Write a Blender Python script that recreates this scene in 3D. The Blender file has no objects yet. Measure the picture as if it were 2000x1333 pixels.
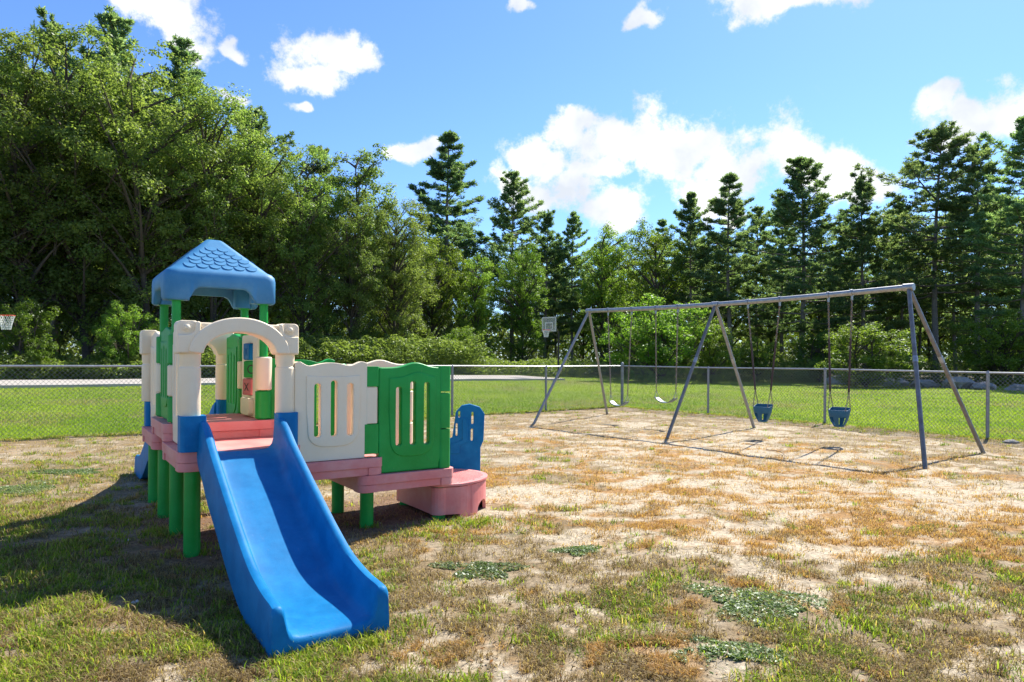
import bpy, bmesh, math, random
import numpy as np
from mathutils import Vector, Matrix

S = bpy.context.scene
C = S.collection
R = math.radians
F_PX = 1333.0
CAM_H = 1.39
H0 = 703.0
ROLL = R(0.41)

# ------------------------------------------------------------------ camera
cam_d = bpy.data.cameras.new('camera')
cam_d.lens = 24.0
cam_d.sensor_width = 36.0
cam_d.shift_y = 36.5 / 2000.0
cam_d.clip_start = 0.05
cam_d.clip_end = 3000.0
cam = bpy.data.objects.new('camera', cam_d)
cam.location = (0, 0, CAM_H)
cam.rotation_euler = (math.pi / 2, -ROLL, 0)
C.objects.link(cam)
S.camera = cam

# ------------------------------------------------------------------ sun, exposure
SUN_DIR = Vector((0.55, 0.72, 1.0)).normalized()      # towards the sun
SUN_EL = math.asin(SUN_DIR.z)
SUN_AZ = math.atan2(SUN_DIR.x, SUN_DIR.y)             # from +Y towards +X
sun_d = bpy.data.lights.new('sun', 'SUN')
sun_d.energy = 3.75
sun_d.angle = R(0.9)
sun_d.color = (1.0, 0.945, 0.85)
sun = bpy.data.objects.new('sun', sun_d)
sun.rotation_euler = (-SUN_DIR).to_track_quat('-Z', 'Y').to_euler()
sun.location = (30, 40, 50)
C.objects.link(sun)

S.view_settings.view_transform = 'Standard'
S.view_settings.look = 'None'
S.view_settings.gamma = 1.0
S.view_settings.use_curve_mapping = False
S.view_settings.exposure = 1.43

SKY_STRENGTH = 0.091

# ------------------------------------------------------------------ world: sky with cumulus clouds
world = bpy.data.worlds.new('World')
S.world = world
world.use_nodes = True


def nd(nt, kind, **kw):
    n = nt.nodes.new(kind)
    for k, v in kw.items():
        setattr(n, k, v)
    return n


def build_world():
    nt = world.node_tree
    nt.nodes.clear()
    L = nt.links.new
    out = nd(nt, 'ShaderNodeOutputWorld')
    bg = nd(nt, 'ShaderNodeBackground')
    bg.inputs['Strength'].default_value = SKY_STRENGTH
    sky = nd(nt, 'ShaderNodeTexSky', sky_type='NISHITA', sun_disc=False)
    sky.sun_elevation = SUN_EL
    sky.sun_rotation = SUN_AZ
    sky.air_density = 1.0
    sky.dust_density = 0.25
    sky.ozone_density = 3.0
    tc = nd(nt, 'ShaderNodeTexCoord')
    sep = nd(nt, 'ShaderNodeSeparateXYZ')
    L(tc.outputs['Generated'], sep.inputs[0])
    az = nd(nt, 'ShaderNodeMath', operation='ARCTAN2')
    L(sep.outputs['X'], az.inputs[0]); L(sep.outputs['Y'], az.inputs[1])
    el = nd(nt, 'ShaderNodeMath', operation='ARCSINE')
    L(sep.outputs['Z'], el.inputs[0])
    comb = nd(nt, 'ShaderNodeCombineXYZ')
    L(az.outputs[0], comb.inputs[0]); L(el.outputs[0], comb.inputs[1])
    # warp of the cloud outlines
    wn = nd(nt, 'ShaderNodeTexNoise'); wn.inputs['Scale'].default_value = 9.0; wn.inputs['Detail'].default_value = 3.0
    L(tc.outputs['Generated'], wn.inputs['Vector'])
    wsub = nd(nt, 'ShaderNodeVectorMath', operation='SUBTRACT'); wsub.inputs[1].default_value = (0.5, 0.5, 0.5)
    L(wn.outputs['Color'], wsub.inputs[0])
    wsc = nd(nt, 'ShaderNodeVectorMath', operation='SCALE'); wsc.inputs['Scale'].default_value = 0.13
    L(wsub.outputs[0], wsc.inputs[0])
    wadd = nd(nt, 'ShaderNodeVectorMath', operation='ADD')
    L(comb.outputs[0], wadd.inputs[0]); L(wsc.outputs[0], wadd.inputs[1])
    blobs = []

    def px(x, y, rx, ry):
        X = (x - 1000) / F_PX; Z = (703 - y) / F_PX
        a = math.atan2(X, 1); e = math.asin(Z / math.sqrt(1 + X * X + Z * Z))
        blobs.append((a, e, rx / F_PX / math.sqrt(1 + X * X), ry / F_PX))
    for b in ((1135, 250, 70, 34), (1035, 295, 100, 44), (1240, 268, 150, 62), (1350, 300, 180, 82), (1480, 322, 150, 62), (1610, 322, 140, 52), (1700, 335, 75, 32),
              (1080, 372, 140, 62), (1190, 395, 95, 48), (1010, 360, 80, 44), (1190, 325, 90, 36), (1400, 360, 130, 46),
              (640, 92, 100, 54), (600, 138, 72, 40), (690, 115, 60, 34), (300, 28, 115, 76), (340, 84, 76, 44), (460, 72, 36, 15), (450, 180, 32, 15),
              (800, 315, 56, 27), (1560, -8, 190, 38), (1265, 15, 40, 22), (1012, 5, 28, 13), (1920, 222, 130, 40), (1850, 195, 66, 36),
              (575, 212, 24, 12), (1450, 425, 30, 18)):
        px(*b)
    rnd = random.Random(5)
    for k in range(40):                      # same sort of clouds out of view, extra ones added for white fill light
        a = rnd.uniform(0.85, 2 * math.pi - 0.85)
        if a > math.pi: a -= 2 * math.pi
        e = rnd.uniform(0.12, 0.9)
        blobs.append((a, e, rnd.uniform(.06, .16), rnd.uniform(.025, .05)))
    for k in range(5):  # more unseen clouds overhead, added for the same fill
        blobs.append((rnd.uniform(-.6, .6), rnd.uniform(.62, 1.0), rnd.uniform(.05, .12), rnd.uniform(.02, .04)))
    last = None
    for (a, e, rx, ry) in blobs:
        ma = nd(nt, 'ShaderNodeVectorMath', operation='MULTIPLY_ADD')
        ma.inputs[1].default_value = (1 / rx, 1 / ry, 0)
        ma.inputs[2].default_value = (-a / rx, -e / ry, 0)
        L(wadd.outputs[0], ma.inputs[0])
        le = nd(nt, 'ShaderNodeVectorMath', operation='LENGTH')
        L(ma.outputs[0], le.inputs[0])
        if last is None:
            last = le.outputs['Value']
        else:
            mi = nd(nt, 'ShaderNodeMath', operation='SMOOTH_MIN')
            mi.inputs[2].default_value = 0.12
            L(last, mi.inputs[0]); L(le.outputs['Value'], mi.inputs[1])
            last = mi.outputs[0]
    fine = nd(nt, 'ShaderNodeTexNoise')
    fine.inputs['Scale'].default_value = 13.0; fine.inputs['Detail'].default_value = 10.0; fine.inputs['Roughness'].default_value = 0.68
    L(tc.outputs['Generated'], fine.inputs['Vector'])
    fm = nd(nt, 'ShaderNodeMath', operation='MULTIPLY_ADD')
    fm.inputs[1].default_value = 3.1; fm.inputs[2].default_value = -1.5
    L(fine.outputs['Fac'], fm.inputs[0])
    dd = nd(nt, 'ShaderNodeMath', operation='ADD')
    L(last, dd.inputs[0]); L(fm.outputs[0], dd.inputs[1])
    mr = nd(nt, 'ShaderNodeMapRange', interpolation_type='SMOOTHSTEP')
    mr.inputs['From Min'].default_value = 1.06; mr.inputs['From Max'].default_value = 0.50
    mr.inputs['To Min'].default_value = 0.0; mr.inputs['To Max'].default_value = 1.0
    L(dd.outputs[0], mr.inputs['Value'])
    shade = nd(nt, 'ShaderNodeTexNoise'); shade.inputs['Scale'].default_value = 11.0; shade.inputs['Detail'].default_value = 5.0
    L(tc.outputs['Generated'], shade.inputs['Vector'])
    cr = nd(nt, 'ShaderNodeValToRGB')
    cr.color_ramp.elements[0].position = 0.36; cr.color_ramp.elements[0].color = (3.3, 3.55, 3.95, 1)
    cr.color_ramp.elements[1].position = 0.60; cr.color_ramp.elements[1].color = (4.9, 4.95, 5.0, 1)
    L(shade.outputs['Fac'], cr.inputs[0])
    tint = nd(nt, 'ShaderNodeMix', data_type='RGBA', blend_type='MULTIPLY')
    tint.inputs[0].default_value = 1.0
    tint.inputs[7].default_value = (0.53, 0.69, 0.95, 1)
    L(sky.outputs[0], tint.inputs[6])
    mix = nd(nt, 'ShaderNodeMix', data_type='RGBA')
    L(mr.outputs[0], mix.inputs[0]); L(tint.outputs[2], mix.inputs[6]); L(cr.outputs[0], mix.inputs[7])
    L(mix.outputs[2], bg.inputs['Color'])
    L(bg.outputs[0], out.inputs['Surface'])


build_world()

# ------------------------------------------------------------------ pixel/plane helpers (used once, to find where things stand)


def ray(x, y):
    dx = x - 1000; dy = -(y - H0)
    X = dx * math.cos(ROLL) - dy * math.sin(ROLL); Z = dx * math.sin(ROLL) + dy * math.cos(ROLL)
    return Vector((X / F_PX, 1, Z / F_PX))


def ground_at(x, y, z=0.0):
    r = ray(x, y); t = (z - CAM_H) / r.z
    return Vector((r.x * t, r.y * t, z))


def at_depth(x, Y):
    return Vector(((x - 1000) / F_PX * Y, Y, 0))


# ------------------------------------------------------------------ materials
MATS = {}


def new_mat(name):
    m = bpy.data.materials.new(name); m.use_nodes = True
    nt = m.node_tree; nt.nodes.clear()
    o = nd(nt, 'ShaderNodeOutputMaterial')
    MATS[name] = m
    return m, nt, o


def plastic(name, col, col2, rough=0.42, spec=0.4, mott=3.0, dust=.3):
    """Sun-bleached rotomoulded plastic: two tones, fine pebble, dust and scuffs."""
    m, nt, o = new_mat(name); L = nt.links.new
    p = nd(nt, 'ShaderNodeBsdfPrincipled'); L(p.outputs[0], o.inputs[0])
    tc = nd(nt, 'ShaderNodeTexCoord')
    n1 = nd(nt, 'ShaderNodeTexNoise'); n1.inputs['Scale'].default_value = mott; n1.inputs['Detail'].default_value = 6; n1.inputs['Roughness'].default_value = .65
    L(tc.outputs['Object'], n1.inputs['Vector'])
    r1 = nd(nt, 'ShaderNodeMapRange'); r1.inputs['From Min'].default_value = .38; r1.inputs['From Max'].default_value = .68
    L(n1.outputs['Fac'], r1.inputs['Value'])
    mx = nd(nt, 'ShaderNodeMix', data_type='RGBA'); mx.inputs[6].default_value = (*col, 1); mx.inputs[7].default_value = (*col2, 1)
    L(r1.outputs[0], mx.inputs[0])
    # scuffs and dust: stretched scratches
    mp = nd(nt, 'ShaderNodeMapping'); mp.inputs['Scale'].default_value = (14, 3, 9); mp.inputs['Rotation'].default_value = (.3, .5, .4)
    L(tc.outputs['Object'], mp.inputs['Vector'])
    n2 = nd(nt, 'ShaderNodeTexNoise'); n2.inputs['Scale'].default_value = 4; n2.inputs['Detail'].default_value = 8; n2.inputs['Roughness'].default_value = .75
    L(mp.outputs[0], n2.inputs['Vector'])
    r2 = nd(nt, 'ShaderNodeMapRange'); r2.inputs['From Min'].default_value = .58; r2.inputs['From Max'].default_value = .80; r2.inputs['To Max'].default_value = dust
    L(n2.outputs['Fac'], r2.inputs['Value'])
    mx2 = nd(nt, 'ShaderNodeMix', data_type='RGBA'); mx2.inputs[7].default_value = (.42, .36, .28, 1)
    L(r2.outputs[0], mx2.inputs[0]); L(mx.outputs[2], mx2.inputs[6])
    L(mx2.outputs[2], p.inputs['Base Color'])
    rr = nd(nt, 'ShaderNodeMapRange'); rr.inputs['To Min'].default_value = rough - .06; rr.inputs['To Max'].default_value = rough + .16
    L(n2.outputs['Fac'], rr.inputs['Value']); L(rr.outputs[0], p.inputs['Roughness'])
    p.inputs['Specular IOR Level'].default_value = spec
    n3 = nd(nt, 'ShaderNodeTexNoise'); n3.inputs['Scale'].default_value = 160; n3.inputs['Detail'].default_value = 2
    L(tc.outputs['Object'], n3.inputs['Vector'])
    n4 = nd(nt, 'ShaderNodeTexNoise'); n4.inputs['Scale'].default_value = 5; n4.inputs['Detail'].default_value = 2
    L(tc.outputs['Object'], n4.inputs['Vector'])
    ad = nd(nt, 'ShaderNodeMath', operation='MULTIPLY_ADD'); ad.inputs[1].default_value = 6.0
    L(n4.outputs['Fac'], ad.inputs[0]); L(n3.outputs['Fac'], ad.inputs[2])
    b = nd(nt, 'ShaderNodeBump'); b.inputs['Strength'].default_value = .22; b.inputs['Distance'].default_value = .003
    L(ad.outputs[0], b.inputs['Height']); L(b.outputs[0], p.inputs['Normal'])
    return m


def simple(name, col, rough=.6, metal=0.0, var=.25, scale=8.0, bump=.2, col2=None, spec=.5):
    m, nt, o = new_mat(name); L = nt.links.new
    p = nd(nt, 'ShaderNodeBsdfPrincipled'); L(p.outputs[0], o.inputs[0])
    tc = nd(nt, 'ShaderNodeTexCoord')
    n1 = nd(nt, 'ShaderNodeTexNoise'); n1.inputs['Scale'].default_value = scale; n1.inputs['Detail'].default_value = 6; n1.inputs['Roughness'].default_value = .65
    L(tc.outputs['Object'], n1.inputs['Vector'])
    r1 = nd(nt, 'ShaderNodeMapRange'); r1.inputs['From Min'].default_value = .3; r1.inputs['From Max'].default_value = .7
    L(n1.outputs['Fac'], r1.inputs['Value'])
    if col2 is None: col2 = tuple(c * (1 - var) for c in col)
    mx = nd(nt, 'ShaderNodeMix', data_type='RGBA'); mx.inputs[6].default_value = (*col, 1); mx.inputs[7].default_value = (*col2, 1)
    L(r1.outputs[0], mx.inputs[0]); L(mx.outputs[2], p.inputs['Base Color'])
    p.inputs['Roughness'].default_value = rough; p.inputs['Metallic'].default_value = metal
    p.inputs['Specular IOR Level'].default_value = spec
    b = nd(nt, 'ShaderNodeBump'); b.inputs['Strength'].default_value = bump; b.inputs['Distance'].default_value = .01
    L(n1.outputs['Fac'], b.inputs['Height']); L(b.outputs[0], p.inputs['Normal'])
    return m


def leaf_mat(name, dark, light, trans=.45, tcol=1.6, gloss=.12, attr=False, rough=.45):
    """Leaves and grass: diffuse + translucent, colour varies leaf by leaf and plant by plant."""
    m, nt, o = new_mat(name); L = nt.links.new
    if attr:
        a = nd(nt, 'ShaderNodeAttribute'); a.attribute_name = 'Col'; colsock = a.outputs['Color']
    else:
        g = nd(nt, 'ShaderNodeNewGeometry'); oi = nd(nt, 'ShaderNodeObjectInfo')
        mx = nd(nt, 'ShaderNodeMix', data_type='RGBA'); mx.inputs[6].default_value = (*dark, 1); mx.inputs[7].default_value = (*light, 1)
        L(g.outputs['Random Per Island'], mx.inputs[0])
        hs = nd(nt, 'ShaderNodeHueSaturation')
        h1 = nd(nt, 'ShaderNodeMapRange'); h1.inputs['To Min'].default_value = .482; h1.inputs['To Max'].default_value = .512
        L(oi.outputs['Random'], h1.inputs['Value']); L(h1.outputs[0], hs.inputs['Hue'])
        mm = nd(nt, 'ShaderNodeMath', operation='MULTIPLY'); mm.inputs[1].default_value = 7.31
        fr = nd(nt, 'ShaderNodeMath', operation='FRACT')
        L(oi.outputs['Random'], mm.inputs[0]); L(mm.outputs[0], fr.inputs[0])
        v1 = nd(nt, 'ShaderNodeMapRange'); v1.inputs['To Min'].default_value = .72; v1.inputs['To Max'].default_value = 1.25
        L(fr.outputs[0], v1.inputs['Value']); L(v1.outputs[0], hs.inputs['Value'])
        L(mx.outputs[2], hs.inputs['Color']); colsock = hs.outputs[0]
    d = nd(nt, 'ShaderNodeBsdfDiffuse'); L(colsock, d.inputs['Color'])
    t = nd(nt, 'ShaderNodeBsdfTranslucent')
    tm = nd(nt, 'ShaderNodeMix', data_type='RGBA', blend_type='MULTIPLY'); tm.inputs[0].default_value = 1
    tm.inputs[7].default_value = (tcol * .95, tcol, tcol * .5, 1)
    L(colsock, tm.inputs[6]); L(tm.outputs[2], t.inputs['Color'])
    ms = nd(nt, 'ShaderNodeMixShader'); ms.inputs[0].default_value = trans
    L(d.outputs[0], ms.inputs[1]); L(t.outputs[0], ms.inputs[2])
    gl = nd(nt, 'ShaderNodeBsdfGlossy'); gl.inputs['Roughness'].default_value = rough; gl.inputs['Color'].default_value = (.9, .95, .9, 1)
    fr2 = nd(nt, 'ShaderNodeFresnel'); fr2.inputs['IOR'].default_value = 1.35
    fm = nd(nt, 'ShaderNodeMath', operation='MULTIPLY'); fm.inputs[1].default_value = gloss * 8
    L(fr2.outputs[0], fm.inputs[0])
    fc = nd(nt, 'ShaderNodeMath', operation='MINIMUM'); fc.inputs[1].default_value = .2
    L(fm.outputs[0], fc.inputs[0])
    ms2 = nd(nt, 'ShaderNodeMixShader'); L(fc.outputs[0], ms2.inputs[0])
    L(ms.outputs[0], ms2.inputs[1]); L(gl.outputs[0], ms2.inputs[2])
    L(ms2.outputs[0], o.inputs[0])
    return m


plastic('blue', (.0, .135, .335), (.006, .185, .42), rough=.48, spec=.16, dust=.12, mott=7)
plastic('blue_roof', (.025, .175, .36), (.06, .24, .43), rough=.5, spec=.35, dust=.25)
plastic('green', (.001, .27, .028), (.006, .34, .05), rough=.4, dust=.2)
plastic('cream', (.84, .69, .465), (.86, .74, .53), rough=.45, dust=.3)
plastic('pink', (.68, .20, .185), (.74, .33, .295), rough=.5, dust=.3)
plastic('red', (.56, .09, .10), (.60, .15, .16), rough=.45)
plastic('teal', (.012, .095, .16), (.02, .13, .20), rough=.45)
simple('galv', (.42, .43, .43), rough=.48, metal=.75, var=.35, scale=14, bump=.08)
simple('galv_dull', (.34, .34, .33), rough=.55, metal=.45, var=.35, scale=20, bump=.1)
simple('steel_leg', (.24, .24, .23), rough=.45, metal=.55, col2=(.15, .13, .11), scale=9, bump=.1)
simple('wire', (.26, .27, .26), rough=.5, metal=.3, var=.3, scale=30, bump=0)
simple('chain', (.34, .31, .27), rough=.5, metal=.6, col2=(.16, .09, .05), scale=25, bump=.1)
simple('sleeve', (.055, .028, .022), rough=.6, var=.4, scale=30, bump=.05)
simple('belt', (.10, .16, .20), rough=.4, var=.3, scale=20, bump=.05)
simple('bark', (.11, .085, .065), rough=.95, var=.5, scale=7, bump=.8)
simple('bark_pine', (.25, .21, .18), rough=.95, var=.5, scale=6, bump=.8)
simple('stone', (.33, .31, .28), rough=.95, col2=(.18, .17, .15), scale=3, bump=.7)
simple('concrete', (.42, .39, .35), rough=.95, col2=(.33, .30, .26), scale=.6, bump=.3)
simple('black_metal', (.02, .02, .022), rough=.5, var=.3, bump=.05)
def pane_mat():
    m, nt, o = new_mat('board'); L = nt.links.new
    t = nd(nt, 'ShaderNodeBsdfTransparent'); t.inputs[0].default_value = (.9, .93, .9, 1)
    d = nd(nt, 'ShaderNodeBsdfPrincipled'); d.inputs['Base Color'].default_value = (.6, .62, .6, 1); d.inputs['Roughness'].default_value = .25
    mx = nd(nt, 'ShaderNodeMixShader'); mx.inputs[0].default_value = .22
    L(t.outputs[0], mx.inputs[1]); L(d.outputs[0], mx.inputs[2]); L(mx.outputs[0], o.inputs[0])


pane_mat()
simple('board_line', (.68, .68, .66), rough=.5, var=.1, bump=.02)
simple('orange_rim', (.60, .07, .02), rough=.45, var=.2, bump=.05)
simple('net', (.78, .78, .75), rough=.9, var=.1, bump=0)
simple('pebble', (.72, .70, .66), rough=.9, var=.2, scale=20)
simple('twig', (.30, .22, .14), rough=.95, var=.4, scale=20)
simple('ink', (.02, .015, .02), rough=.6, var=.1, bump=0)
leaf_mat('leaf_oak', (.092, .150, .036), (.195, .250, .080), trans=.56, tcol=1.9, gloss=.003)
leaf_mat('leaf_bright', (.090, .165, .022), (.185, .260, .050), trans=.52, tcol=1.9, gloss=.004)
leaf_mat('leaf_pale', (.11, .155, .038), (.20, .250, .070), trans=.48, tcol=1.7, gloss=.004)
leaf_mat('needle', (.068, .128, .066), (.205, .265, .135), trans=.6, tcol=2.0, gloss=.004)
leaf_mat('weed', (.085, .140, .042), (.215, .265, .115), trans=.42, tcol=1.5, gloss=.006)
leaf_mat('blade', (0, 0, 0), (0, 0, 0), trans=.45, tcol=1.7, gloss=.002, attr=True)
leaf_mat('straw', (0, 0, 0), (0, 0, 0), trans=.45, tcol=1.7, gloss=.002, attr=True)


def ground_mat():
    m, nt, o = new_mat('ground'); L = nt.links.new
    p = nd(nt, 'ShaderNodeBsdfPrincipled'); L(p.outputs[0], o.inputs[0])
    p.inputs['Roughness'].default_value = .97; p.inputs['Specular IOR Level'].default_value = .15
    a = nd(nt, 'ShaderNodeAttribute'); a.attribute_name = 'Col'
    tc = nd(nt, 'ShaderNodeTexCoord')
    n1 = nd(nt, 'ShaderNodeTexNoise'); n1.inputs['Scale'].default_value = 26; n1.inputs['Detail'].default_value = 8; n1.inputs['Roughness'].default_value = .72
    L(tc.outputs['Object'], n1.inputs['Vector'])
    n2 = nd(nt, 'ShaderNodeTexNoise'); n2.inputs['Scale'].default_value = 110; n2.inputs['Detail'].default_value = 4; n2.inputs['Roughness'].default_value = .7
    L(tc.outputs['Object'], n2.inputs['Vector'])
    r1 = nd(nt, 'ShaderNodeMapRange'); r1.inputs['From Min'].default_value = .34; r1.inputs['From Max'].default_value = .66; r1.inputs['To Min'].default_value = .50; r1.inputs['To Max'].default_value = 1.26
    L(n1.outputs['Fac'], r1.inputs['Value'])
    r2 = nd(nt, 'ShaderNodeMapRange'); r2.inputs['From Min'].default_value = .3; r2.inputs['From Max'].default_value = .7; r2.inputs['To Min'].default_value = .75; r2.inputs['To Max'].default_value = 1.15
    L(n2.outputs['Fac'], r2.inputs['Value'])
    mu = nd(nt, 'ShaderNodeMath', operation='MULTIPLY'); L(r1.outputs[0], mu.inputs[0]); L(r2.outputs[0], mu.inputs[1])
    vm = nd(nt, 'ShaderNodeVectorMath', operation='SCALE'); L(a.outputs['Color'], vm.inputs[0]); L(mu.outputs[0], vm.inputs['Scale'])
    L(vm.outputs[0], p.inputs['Base Color'])
    ad = nd(nt, 'ShaderNodeMath', operation='MULTIPLY_ADD'); ad.inputs[1].default_value = 2.5
    L(n1.outputs['Fac'], ad.inputs[0]); L(n2.outputs['Fac'], ad.inputs[2])
    b = nd(nt, 'ShaderNodeBump'); b.inputs['Strength'].default_value = .6; b.inputs['Distance'].default_value = .012
    L(ad.outputs[0], b.inputs['Height']); L(b.outputs[0], p.inputs['Normal'])


ground_mat()

# ------------------------------------------------------------------ object helpers


def tag(o, label=None, cat=None, group=None, kind=None):
    if label: o['label'] = label
    if cat: o['category'] = cat
    if group: o['group'] = group
    if kind: o['kind'] = kind
    return o


def empty(name, loc=(0, 0, 0), rz=0.0):
    o = bpy.data.objects.new(name, None); o.location = loc; o.rotation_euler = (0, 0, rz)
    o.empty_display_size = .1
    C.objects.link(o); return o


def link_mesh(name, me, mat, parent=None):
    o = bpy.data.objects.new(name, me)
    if mat: me.materials.append(MATS[mat])
    C.objects.link(o)
    if parent: o.parent = parent
    return o


def np_mesh(name, V, Fa, col=None, smooth=False):
    """V (n,3); Fa list of (m,k) arrays of equal-size faces."""
    me = bpy.data.meshes.new(name)
    V = np.asarray(V, np.float32)
    me.vertices.add(len(V)); me.vertices.foreach_set('co', V.ravel())
    if not isinstance(Fa, (list, tuple)): Fa = [Fa]
    loops = np.concatenate([f.ravel() for f in Fa]).astype(np.int32)
    sizes = np.concatenate([np.full(len(f), f.shape[1], np.int32) for f in Fa])
    starts = np.concatenate([[0], np.cumsum(sizes)[:-1]]).astype(np.int32)
    me.loops.add(len(loops)); me.loops.foreach_set('vertex_index', loops)
    me.polygons.add(len(sizes)); me.polygons.foreach_set('loop_start', starts)
    me.update(calc_edges=True)
    if smooth: me.polygons.foreach_set('use_smooth', np.ones(len(sizes), bool))
    if col is not None:
        ca = me.color_attributes.new('Col', 'FLOAT_COLOR', 'POINT')
        c4 = np.ones((len(V), 4), np.float32); c4[:, :3] = col
        ca.data.foreach_set('color', c4.ravel())
    return me


class MB:
    """Collects shapes in one bmesh and links them as one mesh object."""

    def __init__(self): self.bm = bmesh.new()

    def _xf(self, verts, M):
        if M is not None: bmesh.ops.transform(self.bm, matrix=M, verts=verts)

    def box(self, a, b, M=None):
        a = Vector(a); b = Vector(b)
        r = bmesh.ops.create_cube(self.bm, size=1.0)
        bmesh.ops.transform(self.bm, matrix=Matrix.Translation((a + b) / 2) @ Matrix.Diagonal((*(b - a), 1)), verts=r['verts'])
        self._xf(r['verts'], M); return self

    def tube(self, pts, rad, sides=10, cap=True, M=None):
        pts = [Vector(p) for p in pts]
        if not hasattr(rad, '__len__'): rad = [rad] * len(pts)
        rings = []
        up = Vector((0, 0, 1))
        prev = None
        for i, p in enumerate(pts):
            d = (pts[min(i + 1, len(pts) - 1)] - pts[max(i - 1, 0)]).normalized()
            if prev is None:
                x = d.cross(up)
                if x.length < 1e-3: x = d.cross(Vector((1, 0, 0)))
            else:
                x = prev - d * prev.dot(d)
            x.normalize(); prev = x
            y = d.cross(x)
            rings.append([self.bm.verts.new(p + (x * math.cos(t) + y * math.sin(t)) * rad[i]) for t in [2 * math.pi * k / sides for k in range(sides)]])
        for a, b in zip(rings, rings[1:]):
            for k in range(sides):
                self.bm.faces.new((a[k], a[(k + 1) % sides], b[(k + 1) % sides], b[k]))
        if cap:
            self.bm.faces.new(rings[0][::-1]); self.bm.faces.new(rings[-1])
        self._xf([v for r in rings for v in r], M)
        return self

    def lathe(self, prof, c=(0, 0), sides=24, M=None):
        rings = []
        for r, z in prof:
            rings.append([self.bm.verts.new((c[0] + r * math.cos(2 * math.pi * k / sides), c[1] + r * math.sin(2 * math.pi * k / sides), z)) for k in range(sides)])
        for a, b in zip(rings, rings[1:]):
            for k in range(sides):
                self.bm.faces.new((a[k], a[(k + 1) % sides], b[(k + 1) % sides], b[k]))
        self.bm.faces.new(rings[0][::-1]); self.bm.faces.new(rings[-1])
        self._xf([v for r in rings for v in r], M); return self

    def prism(self, outline, z0, z1, holes=(), M=None):
        """2D outline (x, y) extruded z0..z1, with holes."""
        bm = self.bm
        edges = []; n0 = set(bm.verts)
        for lp in [outline] + list(holes):
            vs = [bm.verts.new((p[0], p[1], z0)) for p in lp]
            edges += [bm.edges.new((vs[i], vs[(i + 1) % len(vs)])) for i in range(len(vs))]
        r = bmesh.ops.triangle_fill(bm, use_beauty=True, use_dissolve=False, edges=edges)
        fs = [g for g in r['geom'] if isinstance(g, bmesh.types.BMFace)]
        e = bmesh.ops.extrude_face_region(bm, geom=fs, use_keep_orig=True)
        vs = [g for g in e['geom'] if isinstance(g, bmesh.types.BMVert)]
        bmesh.ops.translate(bm, vec=(0, 0, z1 - z0), verts=vs)
        allv = [v for v in bm.verts if v not in n0]
        self._xf(allv, M); return self

    def plate(self, outline, y0, y1, holes=(), M=None):
        """Outline in (x, z), thickness along y."""
        A = Matrix(((1, 0, 0, 0), (0, 0, 1, 0), (0, 1, 0, 0), (0, 0, 0, 1)))
        return self.prism(outline, y0, y1, holes, (M @ A) if M is not None else A)

    def grid(self, rows, close_u=False, close_v=False):
        vs = [[self.bm.verts.new(p) for p in r] for r in rows]
        nu = len(vs); nv = len(vs[0])
        for i in range(nu if close_u else nu - 1):
            for j in range(nv if close_v else nv - 1):
                self.bm.faces.new((vs[i][j], vs[i][(j + 1) % nv], vs[(i + 1) % nu][(j + 1) % nv], vs[(i + 1) % nu][j]))
        return vs

    def build(self, name, mat, parent=None, bevel=0.0, seg=3, ang=35, smooth=True):
        bm = self.bm
        bmesh.ops.recalc_face_normals(bm, faces=bm.faces[:])
        me = bpy.data.meshes.new(name); bm.to_mesh(me); bm.free()
        if smooth:
            me.polygons.foreach_set('use_smooth', np.ones(len(me.polygons), bool))
            me.set_sharp_from_angle(angle=R(ang))
        o = link_mesh(name, me, mat, parent)
        if bevel > 0:
            b = o.modifiers.new('bevel', 'BEVEL'); b.width = bevel; b.segments = seg; b.limit_method = 'ANGLE'; b.angle_limit = R(32)
            b.use_clamp_overlap = True; b.harden_normals = False
            me.polygons.foreach_set('use_smooth', np.ones(len(me.polygons), bool))
            me.set_sharp_from_angle(angle=R(180))
            w = o.modifiers.new('weighted', 'WEIGHTED_NORMAL'); w.keep_sharp = True
        return o


def copy_tree(o, parent=None):
    c = o.copy(); C.objects.link(c); c.parent = parent
    for ch in o.children: copy_tree(ch, c)
    return c


def rrect(x0, x1, y0, y1, r, n=6):
    pts = []
    for cx, cy, a0 in ((x1 - r, y1 - r, 0), (x0 + r, y1 - r, 90), (x0 + r, y0 + r, 180), (x1 - r, y0 + r, 270)):
        for k in range(n + 1):
            t = R(a0 + 90 * k / n); pts.append((cx + r * math.cos(t), cy + r * math.sin(t)))
    return pts


# ------------------------------------------------------------------ value noise for numpy
class Noise:
    def __init__(self, seed): self.g = np.random.RandomState(seed).rand(256, 256)

    def __call__(self, x, y):
        xi = np.floor(x).astype(int); yi = np.floor(y).astype(int); fx = x - xi; fy = y - yi
        fx = fx * fx * (3 - 2 * fx); fy = fy * fy * (3 - 2 * fy); g = self.g
        a = g[xi % 256, yi % 256]; b = g[(xi + 1) % 256, yi % 256]; c = g[xi % 256, (yi + 1) % 256]; d = g[(xi + 1) % 256, (yi + 1) % 256]
        return (a * (1 - fx) + b * fx) * (1 - fy) + (c * (1 - fx) + d * fx) * fy

    def fbm(self, x, y, s, o=4, gain=.55):
        v = 0; a = 1; t = 0
        for k in range(o):
            v = v + a * self(x * s + 17.3 * k, y * s + 9.1 * k); t += a; a *= gain; s *= 2.07
        return v / t


N1, N2, N3, N4 = Noise(1), Noise(2), Noise(3), Noise(4)


def sstep(a, b, x):
    t = np.clip((x - a) / (b - a), 0, 1); return t * t * (3 - 2 * t)


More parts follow.
